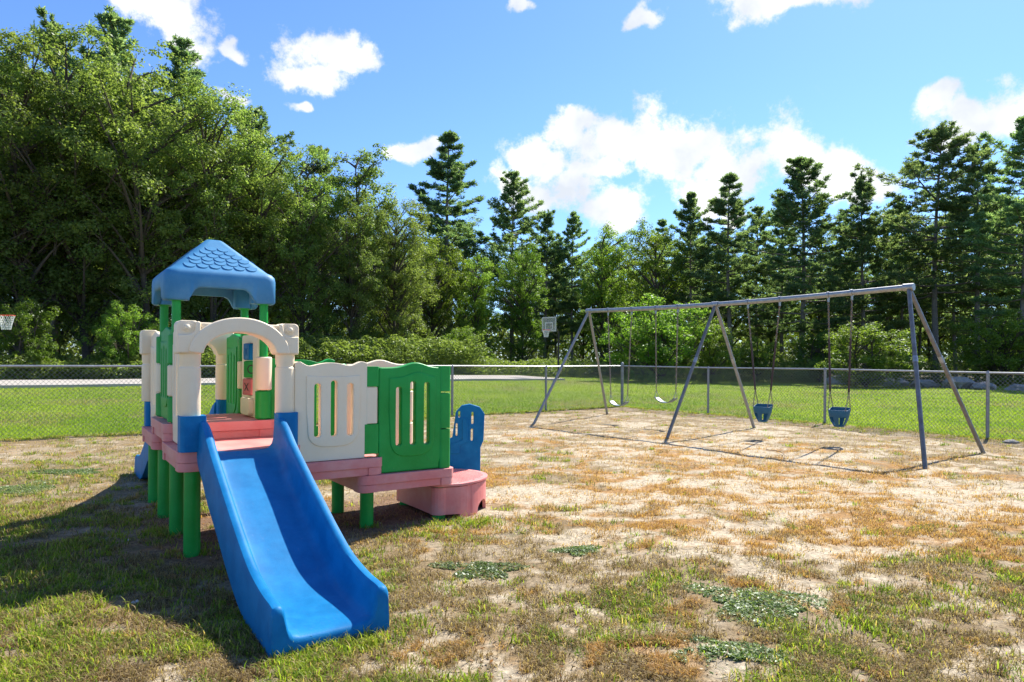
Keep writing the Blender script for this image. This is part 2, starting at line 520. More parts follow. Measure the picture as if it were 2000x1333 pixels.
def blob(x, y, cx, cy, rx, ry=None, rot=0):
    ry = ry or rx; c, s = math.cos(rot), math.sin(rot)
    u = ((x - cx) * c + (y - cy) * s) / rx; v = (-(x - cx) * s + (y - cy) * c) / ry
    return np.exp(-(u * u + v * v))


# ------------------------------------------------------------------ fence lines and ground fields
FK = Vector((3.31, 20.48, 0))
FL = Vector((-8.36, 11.15, 0)) - FK; FL.normalize()        # along the left run, away from the corner
FR = Vector((8.80, 12.58, 0)) - FK; FR.normalize()         # along the right run


def beyond(x, y):
    """Signed distance outside the yard (positive beyond the fence)."""
    nl = (FL.y, -FL.x); nr = (-FR.y, FR.x)
    a = (x - FK.x) * nl[0] + (y - FK.y) * nl[1]
    b = (x - FK.x) * nr[0] + (y - FK.y) * nr[1]
    return np.maximum(a, b)


_t = beyond(np.array([0.0]), np.array([5.0]))
if _t[0] > 0:
    _b0 = beyond

    def beyond(x, y):
        nl = (-FL.y, FL.x); nr = (FR.y, -FR.x)
        a = (x - FK.x) * nl[0] + (y - FK.y) * nl[1]
        b = (x - FK.x) * nr[0] + (y - FK.y) * nr[1]
        return np.maximum(a, b)


def height(x, y):
    d = beyond(x, y)
    h = (N1.fbm(x, y, .9, 4) - .5) * .05 + (N2.fbm(x, y, 5.0, 3) - .5) * .018
    left = sstep(14, -4, x)
    h = h + sstep(2, 26, d) * .34 * left
    h = h + (N3.fbm(x, y, .12, 2) - .5) * .15 * sstep(6, 30, d)
    return h


PS = ground_at(371, 1085)                                   # foot of the play structure's front left post
PYAW = R(34.2)


def to_local(x, y):
    c, s = math.cos(PYAW), math.sin(PYAW)
    dx = x - PS.x; dy = y - PS.y
    return dx * c + dy * s, -dx * s + dy * c


def fields(x, y):
    """What the surface is made of: green grass, dry orange grass, bare sand, brown thatch, mown lawn."""
    d = beyond(x, y)
    wx = x + (N4.fbm(x, y, 1.6, 3) - .5) * 1.1; wy = y + (N3.fbm(x, y, 1.6, 3) - .5) * 1.1
    lawn = sstep(-.05, .25, d + (N2.fbm(x, y, 2.2, 3) - .5) * .5)
    lx, ly = to_local(x, y)
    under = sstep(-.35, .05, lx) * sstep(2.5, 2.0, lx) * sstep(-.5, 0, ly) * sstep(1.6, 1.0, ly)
    border = sstep(-1.8, -.3, d)
    # where each kind of cover prevails
    Ro = np.clip(blob(wx, wy, 2.4, 6.5, 2.9, 1.7) + .9 * blob(wx, wy, 4.8, 5.6, 2.2, 1.0) + .6 * blob(wx, wy, 2.0, 10.5, 3.6, 3.0) + .4 * blob(wx, wy, 5.5, 8.5, 2.5, 2.0), 0, 1.1)
    Rg = .9 * blob(wx, wy, 2.9, 2.9, 2.0, .75) + .75 * blob(wx, wy, 4.6, 4.4, 1.6, .8) + .75 * blob(wx, wy, -2.9, 4.5, 1.7, 1.4) + .8 * blob(wx, wy, -4.6, 5.6, 1.8, 1.2) + 1.3 * blob(wx, wy, -.76, 5.35, .5, .28) + 1.2 * blob(wx, wy, .3, 6.25, .45, .16)
    Rg = Rg + 1.2 * blob(wx, wy, -.8, 3.1, .5, .25) + .55 * border + .35 * blob(wx, wy, 5.8, 9.2, 1.8, 1.2) + .85 * blob(wx, wy, -5.5, 8.3, 2.6, 1.9) + .5 * blob(wx, wy, -1.5, 10.5, 2.5, 2.0) + .45 * blob(wx, wy, -3.2, 2.9, 1.2, .6) + .5 * blob(wx, wy, -1.2, 2.7, .9, .3)
    Rs = 1.2 * blob(wx, wy, .25, 7.15, .85, .6) + .8 * blob(wx, wy, 5.0, 7.4, 2.4, 1.6) + .55 * blob(wx, wy, 3.0, 11.5, 3.2, 3.2) + .9 * blob(wx, wy, 5.0, 5.4, .9, .6) + .7 * blob(wx, wy, 1.9, 4.95, .9, .4) + .7 * blob(wx, wy, -.3, 6.0, .5, .4)
    Rs = Rs + .45 * blob(wx, wy, .5, 4.2, 1.2, .7) + .6 * blob(wx, wy, -.15, 3.2, .5, .3) + .35 * blob(wx, wy, 2.5, 6.8, 2.5, 1.5) - .9 * blob(wx, wy, -4.0, 5.5, 3.2, 2.4) - .7 * blob(wx, wy, -2.0, 3.2, 1.8, 1.0) - .7 * border
    ns = N1.fbm(wx, wy * 1.5, 2.3, 6, .72); ng = N2.fbm(wx, wy * 1.3, 2.1, 6, .70); no = N3.fbm(wx, wy * 1.4, 2.6, 6, .70)
    sand = sstep(-.05, .09, (ns - .5) + .19 * Rs - .085)
    green = sstep(-.02, .13, (ng - .5) + .18 * Rg - .07 - .14 * Rs * (Rs > 0) - .3 * under)
    orange = sstep(-.02, .12, (no - .5) + .30 * Ro - .13)
    return dict(d=d, lawn=lawn, sand=sand * (1 - lawn), green=green, orange=orange, under=under)


def mixc(a, b, t): return a * (1 - t[..., None]) + np.array(b) * t[..., None]


def make_ground():
    fx = np.concatenate([-np.geomspace(600, 10.5, 26), np.arange(-10, 11.01, .055), np.geomspace(11.5, 600, 26)])
    fy = np.concatenate([-np.geomspace(200, 1.5, 12), np.arange(-1, 2.0, .5), np.arange(2.0, 9.0, .045), np.arange(9.0, 21.5, .08), np.geomspace(22, 900, 34)])
    X, Y = np.meshgrid(fx, fy, indexing='ij')
    Z = height(X, Y)
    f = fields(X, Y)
    thatch = np.zeros(X.shape + (3,)) + np.array((.27, .195, .105))
    tn = N4.fbm(X, Y, 2.4, 4)
    col = mixc(thatch, (.37, .295, .195), sstep(.4, .65, tn))
    col = mixc(col, (.42, .225, .075), f['orange'] * .8)
    col = mixc(col, (.53, .445, .315), np.clip(f['sand'] * .95, 0, 1))
    col = mixc(col, (.155, .135, .055), f['green'] * .6 * (1 - .75 * f['sand']))
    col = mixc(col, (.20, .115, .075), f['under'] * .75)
    dirtn = N2.fbm(X, Y, 9.0, 3)
    col = col * (.86 + .28 * dirtn)[..., None]
    band = .5 + .5 * np.sin((X * .821 + Y * .571) * 1.9 + N1.fbm(X, Y, .3, 2) * 3)
    lawnc = mixc(np.zeros(X.shape + (3,)) + np.array((.15, .215, .025)), (.21, .27, .035), sstep(.35, .65, N3.fbm(X, Y, .35, 4)) * .7 + .3 * band)
    lawnc = mixc(lawnc, (.19, .165, .075), sstep(.52, .70, N2.fbm(X, Y, .5, 4)) * .6)
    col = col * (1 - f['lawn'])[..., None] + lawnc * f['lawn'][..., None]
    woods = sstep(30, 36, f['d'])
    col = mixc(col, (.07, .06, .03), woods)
    nx, ny = X.shape
    V = np.stack([X, Y, Z], -1).reshape(-1, 3)
    idx = np.arange(nx * ny).reshape(nx, ny)
    Fq = np.stack([idx[:-1, :-1], idx[1:, :-1], idx[1:, 1:], idx[:-1, 1:]], -1).reshape(-1, 4)
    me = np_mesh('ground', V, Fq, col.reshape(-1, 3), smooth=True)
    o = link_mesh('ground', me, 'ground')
    tag(o, 'sandy yard of patchy dry grass running into a mown lawn', 'ground', kind='structure')


make_ground()
RS = np.random.RandomState(7)


def blades_mesh(x, y, z, h, w, lean, col, tipcol=None, seg2=True):
    """Grass blades: one tapering bent strip each."""
    n = len(x); a = RS.rand(n) * 2 * np.pi; fa = a + np.pi / 2 + (RS.rand(n) - .5) * .8
    dx, dy = np.cos(a), np.sin(a); px, py = np.cos(fa), np.sin(fa)
    P = np.stack([x, y, z], -1)
    D = np.stack([dx, dy, np.zeros(n)], -1); W = np.stack([px, py, np.zeros(n)], -1) * (w / 2)[:, None]
    up = np.array((0, 0, 1.0))
    mid = P + D * (h * lean * .35)[:, None] + up * (h * np.sqrt(np.clip(1 - (lean * .7) ** 2, .02, 1)) * .6)[:, None]
    tip = P + D * (h * lean)[:, None] + up * (h * np.sqrt(np.clip(1 - lean ** 2, .01, 1)))[:, None]
    V = np.stack([P - W, P + W, mid - W * .75, mid + W * .75, tip], 1).reshape(-1, 3)
    b = np.arange(n) * 5
    Q = np.stack([b, b + 1, b + 3, b + 2], -1); T = np.stack([b + 2, b + 3, b + 4], -1)
    if tipcol is None: tipcol = col
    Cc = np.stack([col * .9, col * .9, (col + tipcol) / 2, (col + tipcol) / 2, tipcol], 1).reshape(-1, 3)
    return V, [Q, T], Cc


def view_points(n, y0, y1, power=1.0):
    """Random points over the ground in front of the camera, denser near by."""
    u = RS.rand(n); Y = (y0 ** -power + u * (y1 ** -power - y0 ** -power)) ** (-1 / power)
    X = (RS.rand(n) * 2 - 1) * (Y * .80 + .25)
    return X, Y


WEED_SPOTS = [(1130, 1075, .17, .12), (940, 1110, .29, .20), (1490, 1182, .38, .33), (1412, 1278, .28, .17), (35, 955, .40, .38), (130, 922, .5, .24)]


def in_weeds(x, y):
    m = np.zeros(len(x), bool)
    for px_, py_, rx, ry in WEED_SPOTS:
        g = ground_at(px_, py_); m |= ((x - g.x) / rx) ** 2 + ((y - g.y) / ry) ** 2 < .85
    return m


def make_yard_grass():
    # straw, dead and lying, over the whole yard
    X, Y = view_points(900000, 2.5, 20.5, .75)
    f = fields(X, Y)
    clump = N2.fbm(X, Y, 7.0, 3)
    pr = (1 - f['lawn']) * (.34 + .75 * f['orange'] + .2 * f['green']) * (1 - .80 * f['sand']) * sstep(.36, .60, clump) * (1 - .75 * f['under'])
    k = (RS.rand(len(X)) < pr * 1.5) & ~(in_weeds(X, Y) & (RS.rand(len(X)) < .8))
    X, Y = X[k], Y[k]; f = {a: b[k] for a, b in f.items()}
    n = len(X); r = RS.rand(n, 1)
    tan = np.array((.38, .285, .145)) * (.45 + .75 * r)
    org = np.array((.47, .265, .085)) * (.65 + .6 * r)
    t = (np.clip(f['orange'] * 1.2, 0, 1) * (.45 + .55 * RS.rand(n)))[:, None]
    col = tan * (1 - t) + org * t
    og = (RS.rand(n) < .25 * f['green'])[:, None]
    col = np.where(og, np.array((.13, .16, .035)) * (.7 + .6 * r), col)
    litter = (RS.rand(n) < .30 * (1 - f['orange']) * (Y < 6.5))[:, None]
    col = np.where(litter, np.array((.13, .082, .042)) * (.6 + .8 * r), col)
    sc = 1 + Y / 12
    h = (.018 + .042 * RS.rand(n)) * (1 + .25 * Y / 8); w = (.0018 + .0018 * RS.rand(n)) * sc
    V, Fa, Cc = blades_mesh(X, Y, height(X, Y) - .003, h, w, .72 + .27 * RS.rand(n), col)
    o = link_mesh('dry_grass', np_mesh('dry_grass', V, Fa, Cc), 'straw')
    tag(o, 'dead tan and orange grass lying matted across the yard', 'dry grass', kind='stuff')
    n_a = n
    # living tufts
    tx, ty = view_points(19000, 2.5, 20.3, .7)
    f = fields(tx, ty)
    k = RS.rand(len(tx)) < (1 - f['lawn']) * (.04 + .95 * f['green'] ** 1.3) * (1 - .9 * f['sand']) * (1 - .8 * f['under'])
    k &= ~(in_weeds(tx, ty) & (RS.rand(len(tx)) < .9))
    # tufts hugging the play structure's feet and the fence line
    ex, ey = [], []
    c, s = math.cos(PYAW), math.sin(PYAW)
    for (lx, ly, m, sp) in ((-.1, .75, 40, .16), (0.05, .05, 12, .12), (2.2, -.25, 34, .14), (2.0, -.15, 20, .14), (1.35, .1, 8, .1), (.4, -2.08, 36, .16), (.2, -2.05, 14, .1), (.65, -2.0, 20, .12), (-.25, -.9, 22, .25), (-.1, 1.5, 20, .2), (1.65, -.35, 30, .22)):
        a = lx + RS.randn(m) * sp; b = ly + RS.randn(m) * sp * .6
        ex.append(PS.x + a * c - b * s); ey.append(PS.y + a * s + b * c)
    tt = RS.rand(900); side = RS.rand(900) < .6
    fx = np.where(side, FK.x + FL.x * tt * 15, FK.x + FR.x * tt * 13) + RS.randn(900) * .12
    fy = np.where(side, FK.y + FL.y * tt * 15, FK.y + FR.y * tt * 13) + RS.randn(900) * .12
    tx = np.concatenate([tx[k]] + ex + [fx]); ty = np.concatenate([ty[k]] + ey + [fy])
    big = .65 + .75 * RS.rand(len(tx)) ** 2
    per = 20
    X = np.repeat(tx, per) + RS.randn(len(tx) * per) * np.repeat(big, per) * .035
    Y = np.repeat(ty, per) + RS.randn(len(tx) * per) * np.repeat(big, per) * .035
    n = len(X); r = RS.rand(n, 1); tuft = np.repeat(RS.rand(len(tx)), per)[:, None]
    g1 = np.array((.12, .21, .020)); g2 = np.array((.30, .33, .045))
    col = (g1 * (1 - tuft) + g2 * tuft) * (.7 + .6 * r)
    dead = (RS.rand(n) < .2)[:, None]
    col = np.where(dead, np.array((.40, .30, .13)) * (.7 + .5 * r), col)
    h = (.024 + .046 * RS.rand(n)) * np.repeat(big, per); w = (.0032 + .003 * RS.rand(n)) * (1 + Y / 14)
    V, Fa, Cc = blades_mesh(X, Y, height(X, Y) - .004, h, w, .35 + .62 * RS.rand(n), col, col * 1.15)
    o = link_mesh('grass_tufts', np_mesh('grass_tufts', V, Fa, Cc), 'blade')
    tag(o, 'green and yellowing grass tufts scattered over the sandy yard', 'grass', kind='stuff')


def make_lawn_grass():
    n = 330000
    # beyond the fence, wedge in view, density falling with distance
    X, Y = view_points(n, 10.0, 62, .9)
    f = fields(X, Y)
    pd = Vector((31.2, 24.1)).normalized()
    pdist = (X + 28.0) * -pd.y + (Y - 17.2) * pd.x
    k = (f['d'] > .05) & (RS.rand(len(X)) < f['lawn']) & (f['d'] < 36) & ~((pdist > -.05) & (pdist < 4.6) & (X < 3.4))
    X, Y = X[k], Y[k]; n = len(X)
    r = RS.rand(n, 1)
    pat = sstep(.35, .65, N3.fbm(X, Y, .35, 4)) * .7 + .3 * (.5 + .5 * np.sin((X * .821 + Y * .571) * 1.9 + N1.fbm(X, Y, .3, 2) * 3))
    col = np.array((.165, .255, .022)) * (1 - pat[:, None]) + np.array((.255, .335, .036)) * pat[:, None]
    dry = sstep(.52, .70, N2.fbm(X, Y, .5, 4))[:, None] * (RS.rand(n, 1) < .4)
    col = col * (1 - dry) + np.array((.29, .25, .11)) * dry
    col = col * (.85 + .3 * r)
    h = (.022 + .035 * RS.rand(n)) * (1 + Y / 80); w = (.006 + .006 * RS.rand(n)) * (Y / 13)
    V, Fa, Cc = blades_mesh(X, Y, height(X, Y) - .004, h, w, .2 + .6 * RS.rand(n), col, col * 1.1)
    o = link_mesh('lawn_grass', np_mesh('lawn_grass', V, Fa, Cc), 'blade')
    tag(o, 'mown green lawn grass beyond the chain link fence', 'lawn grass', kind='stuff')


make_yard_grass()
make_lawn_grass()


def hz(x, y): return float(height(np.array([x]), np.array([y]))[0])


# paved court beyond the lawn
def make_court():
    a = Vector((-28.0, 17.2)); b = Vector((3.2, 41.3))
    d = (b - a).normalized(); nrm = Vector((-d.y, d.x))
    pts = []
    n = 30; m = 5
    L_ = (b - a).length
    top = [[None] * (m + 1) for _ in range(n + 1)]
    mb = MB()
    rows = []
    for i in range(n + 1):
        row = []
        for j in range(m + 1):
            p = a + d * (L_ * i / n) + nrm * (4.5 * j / m)
            row.append((p.x, p.y, hz(p.x, p.y) + .10))
        rows.append(row)
    vs = mb.grid(rows)
    fs = mb.bm.faces[:]
    r = bmesh.ops.extrude_face_region(mb.bm, geom=fs, use_keep_orig=True)
    bmesh.ops.translate(mb.bm, vec=(0, 0, -.3), verts=[g for g in r['geom'] if isinstance(g, bmesh.types.BMVert)])
    o = mb.build('path', 'concrete')
    tag(o, 'pale concrete path strip across the far lawn', 'path', kind='structure')


make_court()

# ------------------------------------------------------------------ trees


def rand_unit(n, rs):
    v = rs.randn(n, 3); return v / np.linalg.norm(v, axis=1, keepdims=True)


def leaf_quads(P, Nn, size, rs, aspect=.62):
    """Rhombic leaves at P facing Nn with random roll."""
    n = len(P)
    t = np.cross(Nn, rand_unit(n, rs)); t /= np.linalg.norm(t, axis=1, keepdims=True) + 1e-9
    b = np.cross(Nn, t)
    s = size[:, None]
    bend = Nn * s * (rs.rand(n, 1) - .5) * .35
    V = np.stack([P - t * s * .5, P + b * s * .5 * aspect + bend, P + t * s * .5, P - b * s * .5 * aspect + bend], 1).reshape(-1, 3)
    i = np.arange(n) * 4
    return V, np.stack([i, i + 1, i + 2, i + 3], -1)


def trunk_mesh(name, paths):
    """paths: list of (pts, radii, sides)."""
    V = []; Fq = []; base = 0
    for pts, rad, sides in paths:
        pts = np.asarray(pts, float); m = len(pts)
        d = np.gradient(pts, axis=0); d /= np.linalg.norm(d, axis=1, keepdims=True) + 1e-9
        ref = np.array((0.3, .9, .1)); x = np.cross(d, ref); x /= np.linalg.norm(x, axis=1, keepdims=True) + 1e-9
        y = np.cross(d, x)
        t = np.linspace(0, 2 * np.pi, sides, endpoint=False)
        ring = pts[:, None, :] + (x[:, None, :] * np.cos(t)[None, :, None] + y[:, None, :] * np.sin(t)[None, :, None]) * np.asarray(rad)[:, None, None]
        V.append(ring.reshape(-1, 3))
        i = base + np.arange(m * sides).reshape(m, sides)
        j = np.roll(i, -1, 1)
        Fq.append(np.stack([i[:-1], j[:-1], j[1:], i[1:]], -1).reshape(-1, 4))
        base += m * sides
    return np_mesh(name, np.concatenate(V), np.concatenate(Fq), smooth=True)


def curve_pts(a, b, bend, n=7):
    t = np.linspace(0, 1, n)[:, None]
    return a * (1 - t) + b * t + np.asarray(bend) * np.sin(np.pi * t)


def deciduous(seed, H, Rr, hb, n_clump=120, per=150, leaf=(.15, .27), mat='leaf_oak', crad=(.55, 1.15), name='tree', trunk_r=.2, low=.9, multi=1):
    """Crown made of leaf clumps held on real limbs; uneven outline with gaps."""
    rs = np.random.RandomState(seed)
    paths = []; clumps = []
    tops = []
    for q in range(multi):
        base = np.array([(rs.rand() - .5) * .4 * (multi > 1), (rs.rand() - .5) * .4 * (multi > 1), -.15])
        tp = np.array([(rs.rand() - .5) * Rr * .5, (rs.rand() - .5) * Rr * .5, H * .86])
        pts = curve_pts(base, tp, (rs.randn() * .3, rs.randn() * .3, 0), 12)
        paths.append((pts, np.linspace(trunk_r, .03, 12) * np.r_[1.35, np.ones(11)], 8)); tops.append(pts)
    zc = hb + (H - hb) * .48; hz_ = (H - hb) * .55
    k = 0
    while len(clumps) < n_clump and k < 9000:
        k += 1
        u = rand_unit(1, rs)[0]; r = rs.rand() ** .42
        rr = Rr * (1 + .28 * math.sin(3 * math.atan2(u[1], u[0]) + seed) * .6 + .22 * rs.randn() * .5)
        p = np.array([u[0] * rr * r, u[1] * rr * r, zc + u[2] * hz_ * r])
        if u[2] < 0: p[:2] *= low
        if p[2] < hb * .7 or p[2] > H: continue
        rad = rs.uniform(*crad)
        if any(np.linalg.norm((p - c[0]) * (1, 1, 1.2)) < .42 * (rad + c[1]) for c in clumps): continue
        clumps.append((p, rad))
    LP = []; LN = []
    for i, (p, rad) in enumerate(clumps):
        if i % 2 == 0 or rad > .9:
            tr = tops[i % multi]
            zz = max(hb * .5, p[2] - np.linalg.norm(p[:2]) * .8 - .3)
            j = int(np.argmin(abs(tr[:, 2] - zz)))
            L0 = np.linalg.norm(p - tr[j])
            paths.append((curve_pts(tr[j], p, (0, 0, .12 * L0 * rs.rand()), 6), np.linspace(min(.045 + .014 * L0, trunk_r * .6), .012, 6), 5))
            for q in range(2):
                e = p + rand_unit(1, rs)[0] * rad * .8
                paths.append((curve_pts(p * .7 + tr[j] * .3, e, (0, 0, .1), 4), np.linspace(.022, .008, 4), 4))
        n = int(per * (rad / np.mean(crad)) ** 2)
        d = rand_unit(n, rs); q = rs.rand(n, 1) ** .5
        # each clump is itself a handful of twig sprays
        ns = 9; sp = rand_unit(ns, rs) * rad * .62; which = rs.randint(0, ns, n)
        P = p + sp[which] * (1, 1, .72) + d * q * rad * .46 * (1, 1, .7)
        Nn = d * .5 + np.array((0, 0, .75)) + rs.randn(n, 3) * .45 + sp[which] / rad * .5
        LP.append(P); LN.append(Nn / np.linalg.norm(Nn, axis=1, keepdims=True))
    P = np.concatenate(LP); Nn = np.concatenate(LN)
    V, Fq = leaf_quads(P, Nn, rs.uniform(leaf[0], leaf[1], len(P)), rs)
    return np_mesh(name + '_crown', V, Fq), trunk_mesh(name + '_trunk', paths), mat, 'bark'


def pine(seed, H, Rr, hb, name='pine', dens=1.0):
    """White pine: straight trunk, uneven whorls of upswept boughs with needle tufts, bare stubs below."""
    rs = np.random.RandomState(seed)
    paths = []
    lean = rs.randn(2) * .18
    tr = curve_pts(np.array([0, 0, -.2]), np.array([lean[0], lean[1], H]), (rs.randn() * .12, rs.randn() * .12, 0), 16)
    paths.append((tr, np.linspace(.19, .02, 16), 8))
    LP = []; LN = []; LT = []
    z = hb
    while z < H - .25:
        f = (z - hb) / (H - hb)
        prof = (Rr * (1 - f) ** .62 * (.45 + .55 * min(1, f * 4 + .35)) + .22) * (.72 + .5 * rs.rand()) * (1 - .55 * max(0, (f - .72) / .28))
        nb = rs.randint(3, 6) if f < .85 else 4
        a0 = rs.rand() * 6.28; tiltw = rs.uniform(-.10, .20)
        for b in range(nb):
            if rs.rand() < .12: continue
            a = a0 + b * 6.28 / nb + rs.randn() * .3
            ln = prof * rs.uniform(.45, 1.4)
            rise = ln * (rs.uniform(-.08, .12) + tiltw + .75 * f ** 2)
            zb_ = z + rs.uniform(-.10, .10)
            base = np.array([np.interp(zb_, tr[:, 2], tr[:, 0]), np.interp(zb_, tr[:, 2], tr[:, 1]), zb_])
            end = base + np.array([math.cos(a) * ln, math.sin(a) * ln, rise])
            pts = curve_pts(base, end, (0, 0, -.06 * ln), 6)
            paths.append((pts, np.linspace(.022 + .012 * ln, .008, 6), 5))
            nt = max(6, int((6 + ln * 11.0) * dens))
            for q in range(nt):
                t = rs.uniform(.16, 1.05) ** .8
                side = rs.randn() * .24 * ln * (1.15 - t)
                c = base + (end - base) * t + rs.randn(3) * .04 + np.array([-math.sin(a) * side, math.cos(a) * side, -.06 * ln * math.sin(math.pi * min(t, 1)) + rs.rand() * .15])
                m = 20
                d = rand_unit(m, rs) * (1, 1, .6) + np.array((math.cos(a) * .45, math.sin(a) * .45, .5))
                d /= np.linalg.norm(d, axis=1, keepdims=True)
                LP.append(c + d * .11 + rs.randn(m, 3) * .05); LT.append(d)
        z += rs.uniform(.26, .80) * (1.15 - .5 * f)
    z = 1.6
    while z < hb:
        a = rs.rand() * 6.28; ln = rs.uniform(.3, 1.5)
        b0 = np.array([0, 0, z]); e = b0 + np.array([math.cos(a) * ln, math.sin(a) * ln, rs.uniform(-.25, .15)])
        paths.append((curve_pts(b0, e, (0, 0, .03), 4), np.linspace(.02, .006, 4), 4)); z += rs.uniform(.3, .8)
    for q in range(9):                                  # the leader's own tufts
        zz = H - .75 + q * .1; m = 12
        d = rand_unit(m, rs) * (.7, .7, .5) + np.array((0, 0, .8)); d /= np.linalg.norm(d, axis=1, keepdims=True)
        LP.append(np.array((np.interp(zz, tr[:, 2], tr[:, 0]), np.interp(zz, tr[:, 2], tr[:, 1]), zz)) + d * .1); LT.append(d)
    P = np.concatenate(LP); T = np.concatenate(LT); n = len(P)
    s = rs.uniform(.16, .30, n)[:, None]; wv = np.cross(T, rand_unit(n, rs)); wv /= np.linalg.norm(wv, axis=1, keepdims=True) + 1e-9
    V = np.stack([P - T * s * .5, P + wv * .030, P + T * s * .5, P - wv * .030], 1).reshape(-1, 3)
    i = np.arange(n) * 4
    return np_mesh(name + '_crown', V, np.stack([i, i + 1, i + 2, i + 3], -1)), trunk_mesh(name + '_trunk', paths), 'needle', 'bark_pine'


PROTO = {}


def add_proto(key, res):
    cm, tm, mat, bark = res
    cm.materials.append(MATS[mat]); tm.materials.append(MATS[bark]); PROTO[key] = (cm, tm)


for s_ in range(4): add_proto(('oak', s_), deciduous(11 + s_, 16, 3.9, 2.6, n_clump=170, per=255, leaf=(.10, .19), crad=(.6, 1.2)))
for s_ in range(2): add_proto(('thin', s_), deciduous(31 + s_, 15, 2.6, 4.6, n_clump=80, per=200, leaf=(.10, .18), crad=(.5, .95), trunk_r=.13))
for s_ in range(2): add_proto(('light', s_), deciduous(41 + s_, 12, 3.1, 1.0, n_clump=130, per=230, leaf=(.10, .18), crad=(.5, 1.0), mat='leaf_bright', trunk_r=.14))
for s_ in range(7): add_proto(('pine', s_), pine(51 + s_, 16, (3.7, 3.2, 4.1, 3.5, 2.9, 3.9, 3.4)[s_], (3.6, 4.4, 5.6, 2.8, 5.0, 6.4, 4.0)[s_], dens=(1, 1.15, .85, 1, 1.1, .75, .9)[s_]))
for s_ in range(2): add_proto(('bush', s_), deciduous(61 + s_, 5, 2.5, .15, n_clump=110, per=150, leaf=(.09, .17), crad=(.35, .75), mat='leaf_bright', trunk_r=.07, multi=3, low=1.0))
for s_ in range(2): add_proto(('shrub', s_), deciduous(71 + s_, 3, 1.7, .05, n_clump=60, per=80, leaf=(.12, .22), crad=(.3, .6), mat='leaf_pale', trunk_r=.04, multi=4, low=1.1))
PH = dict(oak=16., thin=15., light=12., pine=16., bush=5., shrub=3.)


def plant(kind, var, loc, H, name, label, cat, group=None, rz=0., wide=1.0):
    cm, tm = PROTO[(kind, var)]
    o = empty(name, loc, rz)
    s = H / PH[kind]
    o.scale = (s * wide, s * wide, s)
    tag(o, label, cat, group)
    for nm, me in (('trunk', tm), ('crown', cm)):
        c = bpy.data.objects.new(nm, me); C.objects.link(c); c.parent = o
    return o


def top_h(px, top, Y): return CAM_H + (703 - top + (px - 1000) * .007) / F_PX * Y


def place(kind, var, px, Y, top, name, label, cat, group=None, wide=1.0, seed=None):
    p = at_depth(px, Y); z = hz(p.x, p.y) - .05
    return plant(kind, var, (p.x, p.y, z), top_h(px, top, Y) - z, name, label, cat, group, rz=(px * .37 + Y) % 6.28, wide=wide)


